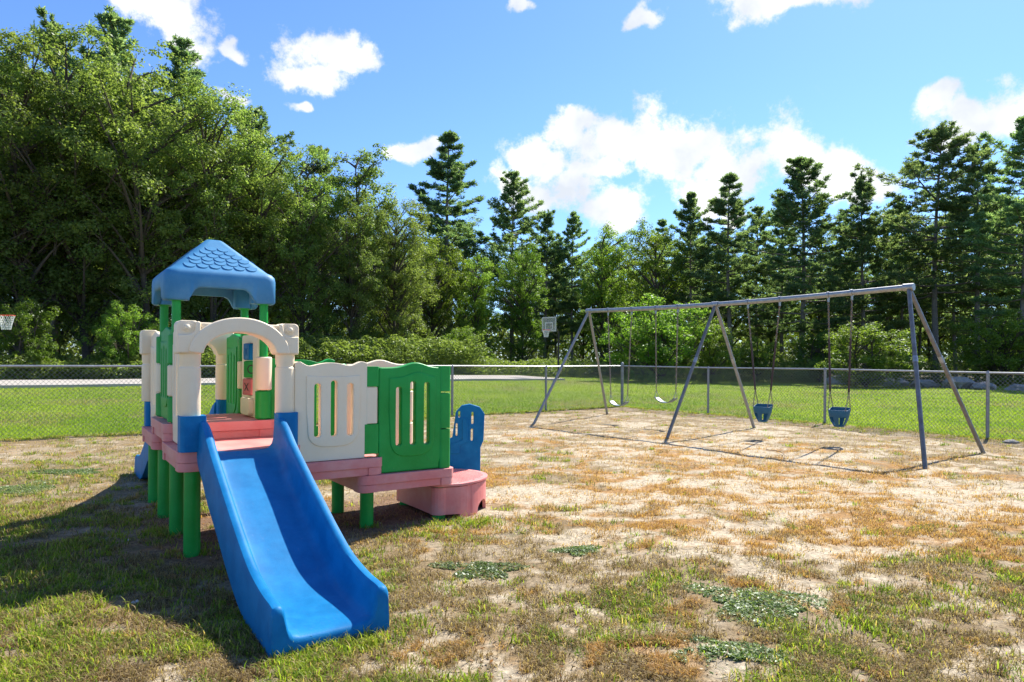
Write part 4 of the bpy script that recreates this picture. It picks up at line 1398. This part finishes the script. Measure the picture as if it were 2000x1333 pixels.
mb.build('half_round_step', 'pink', PL, bevel=.007, seg=2)
# tread texture on the step: small raised dots
mb = MB()
for i in range(-14, 15):
    for j in range(-16, 17):
        x = SX + .36 + i * .030; y = SY + j * .030 + (i % 2) * .015
        if ((x - SX) / (SA - .05)) ** 2 + ((y - SY) / (SB - .05)) ** 2 < 1 and x > SX + .06:
            mb.box((x - .006, y - .006, SZ + .0005), (x + .006, y + .006, SZ + .003), None)
o = mb.build('tread_dots', 'pink', PL, smooth=False); o['kind'] = 'stuff'

# blue hand rail standing on the step
ra = Vector((2.51, .83)); rb = Vector((2.83, .665)); rdir = (rb - ra).normalized(); rw = (rb - ra).length
RM = Matrix.Translation((ra.x, ra.y, 0)) @ Matrix.Rotation(math.atan2(rdir.y, rdir.x), 4, 'Z')
outl = [(-.03, .04), (rw - .03, .04), (rw - .03, .50), (rw + .0, .57), (rw + .01, .84), (rw - .04, .91), (rw - .14, .94), (.14, .925), (.08, .86), (.045, .60), (-.03, .575)]
sl = lambda x0, x1, z0, z1: rrect(x0, x1, z0, z1, min(.012, (x1 - x0) * .49), 4)
holes = [sl(.102, .124, .80, .87), sl(.078, .098, .615, .745), sl(.235, .259, .735, .86), sl(.23, .254, .565, .69)]
mb = MB(); mb.plate(outl, -.03, .03, holes, RM); hr = mb.build('hand_rail', 'blue', PL, bevel=.012, seg=3)
mb = MB(); mb.plate([(.03, .44), (.12, .44), (.12, .52), (.20, .56), (.20, .78), (.185, .80), (.16, .80), (.145, .78), (.145, .58), (.03, .53)], -.040, -.0305, (), RM); mb.build('moulded_rib', 'blue', hr, bevel=.006, seg=2)


def top_wave(x0, x1, z, kind):
    n = 26; pts = []
    for k in range(n + 1):
        t = k / n
        if kind == 0: dz = .022 * math.exp(-((t - .06) / .07) ** 2) - .014 * math.exp(-((t - .2) / .1) ** 2) + .012 * math.exp(-((t - .48) / .15) ** 2) - .012 * math.exp(-((t - .74) / .08) ** 2) + .022 * math.exp(-((t - .92) / .08) ** 2)
        elif kind == 1: dz = -.016 + .042 * math.exp(-((t - .58) / .2) ** 2)
        else: dz = .03 * math.exp(-((t - .5) / .25) ** 2)
        pts.append((x0 + (x1 - x0) * t, z + dz))
    return pts


def panel(pname, mat, x0, x1, z0, z1, M, wave=0, slots=3, front=-1, solid=False, thick=.066):
    """Moulded wall panel in local (x, z); M puts it in place. Front relief on the -y side (front=-1) or both."""
    w = x1 - x0; hh = thick / 2
    top = top_wave(x0, x1, z1, wave)
    outline = [(x0 + .02, z0), (x0 + .02, z0 + .05), (x0, z0 + .10)] + top + [(x1, z0 + .10), (x1 - .02, z0 + .05), (x1 - .02, z0)]
    hol = []; hol2 = []
    h = z1 - z0
    cs = [x0 + w * f for f in ((.30, .525, .75) if slots == 3 else (.38, .62))]
    for i, c in enumerate(cs):
        a, b = z0 + h * .245, z0 + h * (.80 + (.02 * i if wave == 1 else 0) + (.03 if i == 1 else 0))
        hol.append(rrect(c - .0285, c + .0285, a - .001, b + .001, .022, 4)); hol2.append(rrect(c - .026, c + .026, a + .001, b - .001, .021, 4))
    mb = MB(); mb.plate(outline, -hh, hh, () if solid else hol, M)
    root = mb.build(pname, mat, PL, bevel=.013, seg=3)
    # raised shield round the slots
    sx0, sx1 = x0 + w * .15, x1 - w * .11
    sh = []
    for k in range(13):
        t = k / 12; sh.append((sx0 + (sx1 - sx0) * t, z0 + h * (.885 + (.055 * math.exp(-((t - .62) / .26) ** 2) if wave == 1 else -.014 * math.sin(math.pi * t)))))
    sh.append((sx1, z0 + h * .55))
    for k in range(13):
        a = R(-8 - 164 * k / 12); sh.append(((sx0 + sx1) / 2 + (sx1 - sx0) * .47 * math.copysign(abs(math.cos(a)) ** .6, math.cos(a)), z0 + h * .30 + h * .16 * math.sin(a)))
    sh.append((sx0, z0 + h * .55))
    for s in ((-1,) if front == -1 else (-1, 1)):
        mb = MB()
        if s == -1: mb.plate(sh, -hh - .010, -hh + .004, () if solid else hol2, M)
        else: mb.plate(sh, hh - .004, hh + .010, () if solid else hol2, M)
        if solid:
            for c in cs: mb.plate(rrect(c - .022, c + .022, z0 + h * .26, z0 + h * .80, .02, 4), -hh - .018 if s < 0 else hh + .006, -hh - .008 if s < 0 else hh + .018, (), M)
        mb.build('moulded_shield', mat, root, bevel=.007, seg=2)
    return root


def knuckle(parent, mat, x, y, z0, z1, r=.058):
    mb = MB(); mb.lathe([(r - .008, z0 + .002), (r, z0 + .010), (r, z1 - .010), (r - .008, z1 - .002)], (x, y), 24)
    return mb.build('hinge_knuckle', mat, parent)


def MX(y): return Matrix.Translation((0, y, 0))                                   # panel facing the camera side
def MY(x): return Matrix.Translation((x, 0, 0)) @ Matrix.Rotation(math.pi / 2, 4, 'Z')   # panel along y: local x -> y, front (-y) -> +x


PT = 1.345
pD = panel('wall_panel', 'cream', .705, 1.285, ZD + .004, PT, MX(-.03), 0)
pE = panel('wall_panel', 'green', 1.385, 1.955, ZE + .004, PT - .01, MX(-.03), 1)
kx = 1.335; ky = -.03


def square_knuckle(parent, mat, x0, x1, y0, y1, z0, z1):
    mb = MB(); mb.prism(rrect(x0, x1, y0, y1, .03, 5), z0, z1); return mb.build('hinge_knuckle', mat, parent, bevel=.01, seg=3)


square_knuckle(pE, 'green', 1.262, 1.392, -.066, .03, 1.165, PT - .018)
square_knuckle(pD, 'cream', 1.262, 1.378, -.068, .03, .870, 1.160)
square_knuckle(pE, 'green', 1.245, 1.392, -.066, .03, ZD + .03, .864)
for a, b in ((1.115, PT - .012), (.80, 1.098), (ZE + .005, .79)):
    square_knuckle(pE, 'green', 1.935, 2.045, -.075, .04, a, b)
pDb = panel('wall_panel', 'green', .72, 1.28, ZD + .004, PT + .02, MX(.71), 0, front=2)
pEb = panel('wall_panel', 'cream', 1.385, 1.955, ZE + .004, PT + .01, MX(.71), 1, front=2)
knuckle(pDb, 'green', 1.335, .71, .62, .86); knuckle(pEb, 'cream', 1.335, .71, .865, 1.15); knuckle(pDb, 'green', 1.335, .71, 1.155, PT)
for a, b in ((1.10, PT), (.80, 1.09), (ZE + .005, .79)): knuckle(pEb, 'cream', 2.0, .71, a, b)

# left wall of the tower
TW = 1.59
pL1 = panel('wall_panel', 'cream', .06, .62, ZA + .004, TW, MY(0.0), 2, front=2)
pL2 = panel('wall_panel', 'green', .745, 1.30, ZB + .004, TW + .02, MY(0.0), 2, front=2)
pL3 = panel('wall_panel', 'cream', 1.42, 1.98, ZA + .004, TW, MY(0.0), 2, front=2)
for y, lo in ((.68, ZB), (1.36, ZB)):
    knuckle(pL2, 'green', 0, y, lo + .006, 1.08, .062)
    knuckle(pL1 if y < 1 else pL3, 'cream', 0, y, 1.085, 1.33, .062)
    knuckle(pL2, 'green', 0, y, 1.335, TW - .02, .062)
# right wall of the tower: slotted green panel behind, play panel with turning blocks in front
pR3 = panel('wall_panel', 'green', 1.42, 1.97, ZA + .004, TW, MY(.665), 2, front=2)
mb = MB()
fr = rrect(.745, 1.295, ZB + .004, TW, .03, 4)
MR = MY(.665)
mb.plate(fr, -.035, .035, [rrect(.90, 1.14, ZB + .185, TW - .07, .015, 3)], MR)
pP = mb.build('play_panel', 'cream', PL, bevel=.012)
mb = MB(); mb.plate(rrect(.87, 1.17, ZB + .02, ZB + .165, .03, 4), .036, .075, (), MR); mb.build('counter_box', 'cream', pP, bevel=.02)
hgt = (TW - .07 - ZB - .185) / 3
for k, (mat, rot) in enumerate((('red', .35), ('green', -.5), ('blue', .15))):
    z0 = ZB + .185 + k * hgt + .004; z1 = z0 + hgt - .008
    mb = MB()
    c, s = math.cos(rot), math.sin(rot)
    M = Matrix.Translation((.665, 1.02, 0)) @ Matrix.Rotation(rot, 4, 'Z')
    tri = [(.095 * math.cos(R(90 * q + 45)), .095 * math.sin(R(90 * q + 45))) for q in range(4)]
    mb.prism(tri, z0, z1, (), M)
    dr = mb.build('turning_block', mat, pP, bevel=.012)
    mb = MB(); zc = (z0 + z1) / 2
    for q in range(4):
        Mq = M @ Matrix.Rotation(R(90 * q), 4, 'Z')
        xf = .0685
        if q % 2 == 0:
            for sg in (-1, 1): mb.box((xf, -.004, -.042), (xf + .002, .004, .042), Mq @ Matrix.Translation((0, 0, zc)) @ Matrix.Rotation(sg * .7, 4, 'X'))
        else:
            mb.grid([[Mq @ Vector((xf + dx_, rr * math.cos(u), zc + rr * 1.15 * math.sin(u))) for dx_, rr in ((0, .026), (.002, .026), (.002, .034), (0, .034))] for u in [2 * math.pi * w / 18 for w in range(18)]], True, True)
    LM = mb.build('letter_mark', 'ink' if mat != 'blue' else 'blue', dr, smooth=False); LM['kind'] = 'stuff'
knuckle(pP, 'cream', .665, .68, 1.12, 1.40, .066); knuckle(pDb, 'green', .665, .68, ZB + .004, 1.115, .066)
knuckle(pR3, 'green', .665, 1.36, ZB + .004, 1.10, .06); knuckle(pP, 'cream', .665, 1.36, 1.105, 1.36, .06); knuckle(pR3, 'green', .665, 1.36, 1.365, TW - .02, .06)


# arches over the two slides
def make_arch(y, sgn):
    """Moulded arch on two columns; sgn = -1 faces the camera side."""
    M = Matrix.Translation((0, y, 0)) if sgn < 0 else Matrix.Translation((.61, y, 0)) @ Matrix.Rotation(math.pi, 4, 'Z')
    cx = .305
    body = [(-.108, 1.415), (-.108, 1.625), (-.09, 1.645), (.01, 1.645), (.03, 1.634)]
    body += [(.58, 1.634), (.60, 1.645), (.705, 1.645), (.723, 1.625), (.723, 1.415), (.560, 1.415)]
    body += [(cx + .245 * math.cos(R(a)), 1.415 + .155 * math.sin(R(a))) for a in range(10, 171, 8)]
    body += [(.05, 1.415)]
    mb = MB(); mb.plate(body, -.075, .075, (), M)
    root = mb.build('arch', 'cream', PL, bevel=.016)
    band = [(cx + .345 * math.cos(R(a)), 1.412 + .265 * math.sin(R(a))) for a in range(2, 179, 6)] + [(cx + .247 * math.cos(R(a)), 1.412 + .158 * math.sin(R(a))) for a in range(178, 1, -6)]
    mb = MB(); mb.plate(band, -.112, -.050, (), M); mb.build('arch_band', 'cream', root, bevel=.016)
    for x in (-.045, .655):
        mb = MB(); mb.lathe([(.030, 0), (.030, .010), (.020, .012), (.018, .02), (.008, .027)], (0, 0), 16, M @ Matrix.Translation((x, -.074, 1.598)) @ Matrix.Rotation(math.pi / 2, 4, 'X')); mb.build('bolt_cap', 'cream', root)
        mb = MB()
        sg = -1 if x < 0 else 1
        tri = [(x - sg * .055, 1.64), (x - sg * .045, 1.57), (x - sg * .02, 1.553), (x + sg * .02, 1.548), (x + sg * .062, 1.55), (x + sg * .062, 1.42), (x - sg * .09, 1.42), (x - sg * .085, 1.64)]
        mb.plate(tri, -.094, -.070, (), M); mb.build('corner_boss', 'cream', root, bevel=.012)
    for x in (-.012, .64):
        mb = MB(); mb.lathe([(.066, .972), (.07, .982), (.07, 1.315), (.062, 1.325), (.062, 1.335), (.068, 1.345), (.07, 1.435)], (x, 0), 28, M); mb.build('column', 'cream', root)
    return root


make_arch(-.03, -1)
make_arch(2.07, 1)


# slides
def catmull(P, n):
    P = [Vector(p) for p in P]; P = [P[0] * 2 - P[1]] + P + [P[-1] * 2 - P[-2]]; out = []
    for i in range(1, len(P) - 2):
        for k in range(n):
            t = k / n; a, b, c, d = P[i - 1], P[i], P[i + 1], P[i + 2]
            out.append(.5 * ((2 * b) + (c - a) * t + (2 * a - 5 * b + 4 * c - d) * t * t + (3 * b - a - 3 * c + d) * t ** 3))
    out.append(P[-2]); return out


def make_slide(M, name='slide'):
    # (run, bed, rail, bottom) down the slide
    st = [(.075, .728, .95, .66), (.14, .722, .945, .62), (.26, .685, .895, .56), (.45, .575, .785, .44), (.75, .425, .635, .30), (1.05, .275, .49, .15), (1.30, .165, .375, .05), (1.52, .105, .29, .0), (1.75, .082, .245, -.03), (1.93, .072, .232, -.04), (1.975, .064, .225, -.04)]
    f = catmull([(a, b, c) for a, b, c, d in st], 5); g = catmull([(a, d, 0) for a, b, c, d in st], 5)
    x0, x1 = .030, .622
    rows = []
    for q, (p, h) in enumerate(zip(f, g)):
        run, bed, rail = p; bot = h[1]
        half = [(0, bot), (-.006, bot + .05), (0.0, rail - .035), (.010, rail - .008), (.030, rail), (.050, rail - .004), (.064, rail - .022), (.070, rail - .05), (.076, bed + .075), (.086, bed + .035), (.106, bed + .010), (.14, bed), (.22, bed - .003)]
        row = [(x0 + a, -run, z) for a, z in half] + [(x1 - a, -run, z) for a, z in half[::-1]]
        rows.append([M @ Vector(r) for r in row])
    # rounded lip at the run-out
    last = rows[-1]
    mb = MB()
    e = []
    for (dy, zin) in ((.012, .012), (.018, .03)):
        row = []
        run = st[-1][0] + dy; bed, rail, bot = st[-1][1] - zin, st[-1][2] - zin, st[-1][3]
        half = [(0.004, bot), (.0, bot + .05), (0.006, rail - .035), (.014, rail - .008), (.030, rail), (.048, rail - .004), (.058, rail - .022), (.064, rail - .05), (.072, bed + .075), (.084, bed + .035), (.106, bed + .010), (.14, bed), (.22, bed - .003)]
        rows.append([M @ Vector(r) for r in [(x0 + a, -run, z) for a, z in half] + [(x1 - a, -run, z) for a, z in half[::-1]]])
    vs = mb.grid(rows, False, True)
    mb.bm.faces.new(vs[-1]); mb.bm.faces.new(vs[0][::-1])
    o = mb.build(name, 'blue', PL, ang=40)
    # hoods that wrap the arch columns
    for a, b in ((-.085, .085), (.572, .722)):
        mb = MB(); mb.prism([tuple(p) for p in rrect(a, b, -.125, .03, .035, 5)], ZA + .003, .985, (), M)
        mb.build('slide_hood', 'blue', o, bevel=.014)
    return o


make_slide(Matrix.Identity(4))
make_slide(Matrix.Translation((.652, 2.04, 0)) @ Matrix.Rotation(math.pi, 4, 'Z'))

# roof on four posts
RSH = -.002
for x in (0.0, .665):
    for y in (.68, 1.36):
        mb = MB(); mb.tube([(x, y, ZB), (x + RSH * .5, y, 1.4), (x + RSH, y, 1.90)], .0335, 18); po = mb.build('roof_post', 'green', PL)
        mb = MB(); mb.lathe([(.05, 1.835), (.052, 1.84), (.052, 1.852), (.05, 1.856)], (x + RSH, y), 18); mb.build('post_collar', 'green', po)


def make_roof():
    cx, cy = .330 + RSH, 1.02
    half = .425
    n = 34; loop = []
    # rounded square loop with per-side parameter
    base = []
    rr = .075

    def ring(h, r, z, zfun=None):
        pts = []
        for sd in range(4):
            a = R(90 * sd)
            for k in range(n):
                t = -1 + 2 * k / n
                # point on a rounded square: superellipse style mapping
                ang = t * math.pi / 4
                x, y = 1.0, math.tan(ang)
                l = max(abs(x), abs(y))
                px_, py_ = x * h, y * h
                ccx = max(-(h - r), min(h - r, px_)); ccy = max(-(h - r), min(h - r, py_))
                dx, dy = px_ - ccx, py_ - ccy
                dl = math.hypot(dx, dy)
                if dl > 1e-9: px_, py_ = ccx + dx / dl * r, ccy + dy / dl * r
                X = px_ * math.cos(a) - py_ * math.sin(a); Y = px_ * math.sin(a) + py_ * math.cos(a)
                s = py_
                zz = z if zfun is None else zfun(s)
                pts.append((cx + X, cy + Y, zz))
        return pts

    def zb(s):
        a = abs(s)
        e = .238
        if a >= e: return 1.838
        t = min(1, (e - a) / .085)
        return 1.838 + .108 * math.sqrt(1 - (1 - t) ** 2)
    rows = [ring(half - .075, .04, 2.03), ring(half - .055, .05, 0, lambda s: zb(s) + .012), ring(half - .048, .05, 0, lambda s: zb(s)), ring(half - .012, .07, 0, lambda s: zb(s)), ring(half, rr, 0, lambda s: zb(s) + .014),
            ring(half, rr, 2.022), ring(half - .006, rr, 2.058), ring(half - .026, rr, 2.083), ring(half - .055, rr, 2.10)]
    for k in range(1, 13):
        t = k / 12; h = (half - .055) * (1 - t) + .075 * t; rows.append(ring(h, rr * (1 - t) + .04 * t, 2.10 + (2.372 - 2.10) * t))
    rows += [ring(.058, .035, 2.384), ring(.03, .018, 2.388)]
    mb = MB(); vs = mb.grid(rows, False, True)
    mb.bm.faces.new(vs[-1]); mb.bm.faces.new(vs[0][::-1])
    for sx in (-1, 1):
        for sy in (-1, 1):
            a = (half - .055); b = .235
            xs = sorted((sx * b, sx * a)); ys = sorted((sy * b, sy * a))
            mb.prism(rrect(cx + xs[0], cx + xs[1], cy + ys[0], cy + ys[1], .03, 4), 1.843, 2.03)
    o = mb.build('roof', 'blue_roof', PL, ang=50)
    # fish-scale shingles: one shared mesh
    w, hgt_ = .092, .060
    V = []; N_ = 12
    sm = bmesh.new()
    lo = []; hi = []
    for k in range(N_ + 1):
        a = math.pi * k / N_
        x = w / 2 * math.cos(a); y = -hgt_ * math.sin(a) ** .8
        lo.append(sm.verts.new((x, y, -.003))); hi.append(sm.verts.new((x * .985, y * .985, .0065 * math.sin(a) ** .5)))
    for k in range(N_):
        sm.faces.new((lo[k], lo[k + 1], hi[k + 1], hi[k]))
    sm.faces.new(hi)
    bmesh.ops.recalc_face_normals(sm, faces=sm.faces[:])
    me = bpy.data.meshes.new('shingle'); sm.to_mesh(me); sm.free(); me.materials.append(MATS['blue_roof'])
    b0 = half - .055; z0, z1 = 2.10, 2.372; b1 = .075
    sl_len = math.hypot(b0 - b1, z1 - z0); tilt = math.atan2(z1 - z0, b0 - b1)
    for sd in range(4):
        a = R(90 * sd)
        for row, cnt in enumerate((2, 3, 4, 5, 5, 6)):
            t = .76 - row * .122
            for q in range(cnt):
                off = (q - (cnt - 1) / 2) * w * 1.02 + (.5 * w if row in (4,) else 0) * 0
                if row == 4: off = (q - 2) * w * 1.02 + w * .0
                b = b0 + (b1 - b0) * t; z = z0 + (z1 - z0) * t
                M = Matrix.Translation((cx, cy, 0)) @ Matrix.Rotation(a, 4, 'Z') @ Matrix.Translation((off, -b, z)) @ Matrix.Rotation(tilt, 4, 'X') @ Matrix.Translation((0, 0, .0015))
                so = bpy.data.objects.new('shingle', me); C.objects.link(so); so.parent = o; so.matrix_local = M
    return o


make_roof()

# ------------------------------------------------------------------ low weeds, litter, twigs


def make_litter():
    X, Y = view_points(9000, 2.5, 15, 1.0)
    d = beyond(X, Y); k = d < -.2
    X, Y = X[k], Y[k]; n = len(X)
    Nn = RS.randn(n, 3) * .4 + np.array((0, 0, 1.)); Nn /= np.linalg.norm(Nn, axis=1, keepdims=True)
    V, Fq = leaf_quads(np.stack([X, Y, height(X, Y) + .006], -1), Nn, RS.uniform(.008, .028, n), RS, .55)
    c0 = np.array(((.16, .10, .05), (.30, .21, .12), (.45, .38, .28), (.10, .07, .045), (.33, .16, .06)))[RS.randint(0, 5, n)]
    o = link_mesh('leaf_litter', np_mesh('leaf_litter', V, Fq, np.repeat(c0, 4, 0)), 'straw')
    tag(o, 'scattered brown leaf crumbs and chips over the yard', 'litter', kind='stuff')


make_litter()
WEEDS = [(1130, 1075, .17, .12, 'small round mat of grey green clover in the sand right of the slide'),
         (940, 1110, .27, .19, 'grey green clover mat nearest the slide\'s lower end'),
         (1490, 1182, .36, .32, 'largest grey green clover mat, in the right foreground'),
         (1412, 1278, .26, .17, 'elongated clover mat at the bottom edge below the largest mat'),
         (35, 955, .36, .36, 'clover mat at the left edge beyond the tower\'s shadow'),
         (130, 922, .45, .22, 'thin clover mat left of the rear slide')]


def make_weed(px_, py_, rx, ry, label, seed):
    rs = np.random.RandomState(seed)
    g = ground_at(px_, py_)
    n = int(4200 * (rx * ry / .08) ** .85)
    a = rs.rand(n) * 6.28; q = np.sqrt(rs.rand(n))
    wob = 1 + .28 * np.sin(3 * a + seed) + .18 * np.sin(5 * a + 2 * seed)
    x = np.cos(a) * q * rx * wob; y = np.sin(a) * q * ry * wob
    keep = N2.fbm(x + g.x, y + g.y, 9, 3) > .27 + .20 * q ** 3
    x, y, q = x[keep], y[keep], q[keep]; n = len(x)
    z = height(x + g.x, y + g.y) + rs.rand(n) * .022 * (1.1 - q * .5)
    P = np.stack([x, y, z], -1)
    Nn = rs.randn(n, 3) * .45 + np.array((0, 0, 1.)); Nn /= np.linalg.norm(Nn, axis=1, keepdims=True)
    V, Fq = leaf_quads(P, Nn, rs.uniform(.014, .030, n), rs, .45)
    o = link_mesh('clover_mat', np_mesh('clover_mat', V, Fq), 'weed'); o.location = (g.x, g.y, 0)
    tag(o, label, 'weed', 'clover mats in the yard')


for i, wd in enumerate(WEEDS): make_weed(*wd, 200 + i)
for i, (px_, py_, s, lab) in enumerate(((265, 1181, .022, 'larger white pebble in the tower\'s shadow'), (286, 1004, .012, 'small white pebble beside the green support posts'), (252, 1055, .014, 'tiny pale stone among grass inside the tower\'s shadow'))):
    g = ground_at(px_, py_)
    o = link_mesh('pebble', rock_mesh(300 + i, s * 1.3, s, s * .7), 'pebble'); o.location = (g.x, g.y, hz(g.x, g.y) + s * .3); o.rotation_euler = (0, 0, i)
    tag(o, lab, 'pebble', 'pebbles in the shadow')
TW_ = [((1455, 868), (1492, 872), 'dark bent twig on the sand below the first bucket swing'), ((1500, 880), (1525, 902), 'dark twig lying right of the bent twig, below the bucket swings'), ((1420, 1262), (1402, 1298), 'pale curved dry stalk on the bottom clover mat'),
       ((1190, 1300), (1235, 1312), 'straight dry stalk near the bottom edge, middle'), ((768, 1262), (802, 1248), 'dry stalk just right of the slide\'s end')]
for i, (a, b, lab) in enumerate(TW_):
    A = ground_at(*a); B = ground_at(*b); mid = (A + B) / 2
    rs = random.Random(i)
    mb = MB(); pts = []
    for k in range(7):
        t = k / 6; p = A.lerp(B, t) - mid; n_ = Vector((-(B - A).y, (B - A).x, 0)) * (.12 * math.sin(math.pi * t) + rs.uniform(-.03, .03))
        q = p + n_; q.z = hz(mid.x + q.x, mid.y + q.y) + .012 + .02 * math.sin(math.pi * t) * (B - A).length; pts.append(q)
    th = .006 if a[1] < 1000 else .0035
    mb.tube(pts, [th] * 4 + [th * .8, th * .6, th * .3], 6)
    if a[1] < 1000: mb.tube([pts[3], pts[3] + Vector((.06, .12, .05))], [th * .7, th * .3], 5)
    o = mb.build('twig', 'twig'); o.location = (mid.x, mid.y, 0)
    tag(o, lab, 'twig', 'dry twigs and stalks')
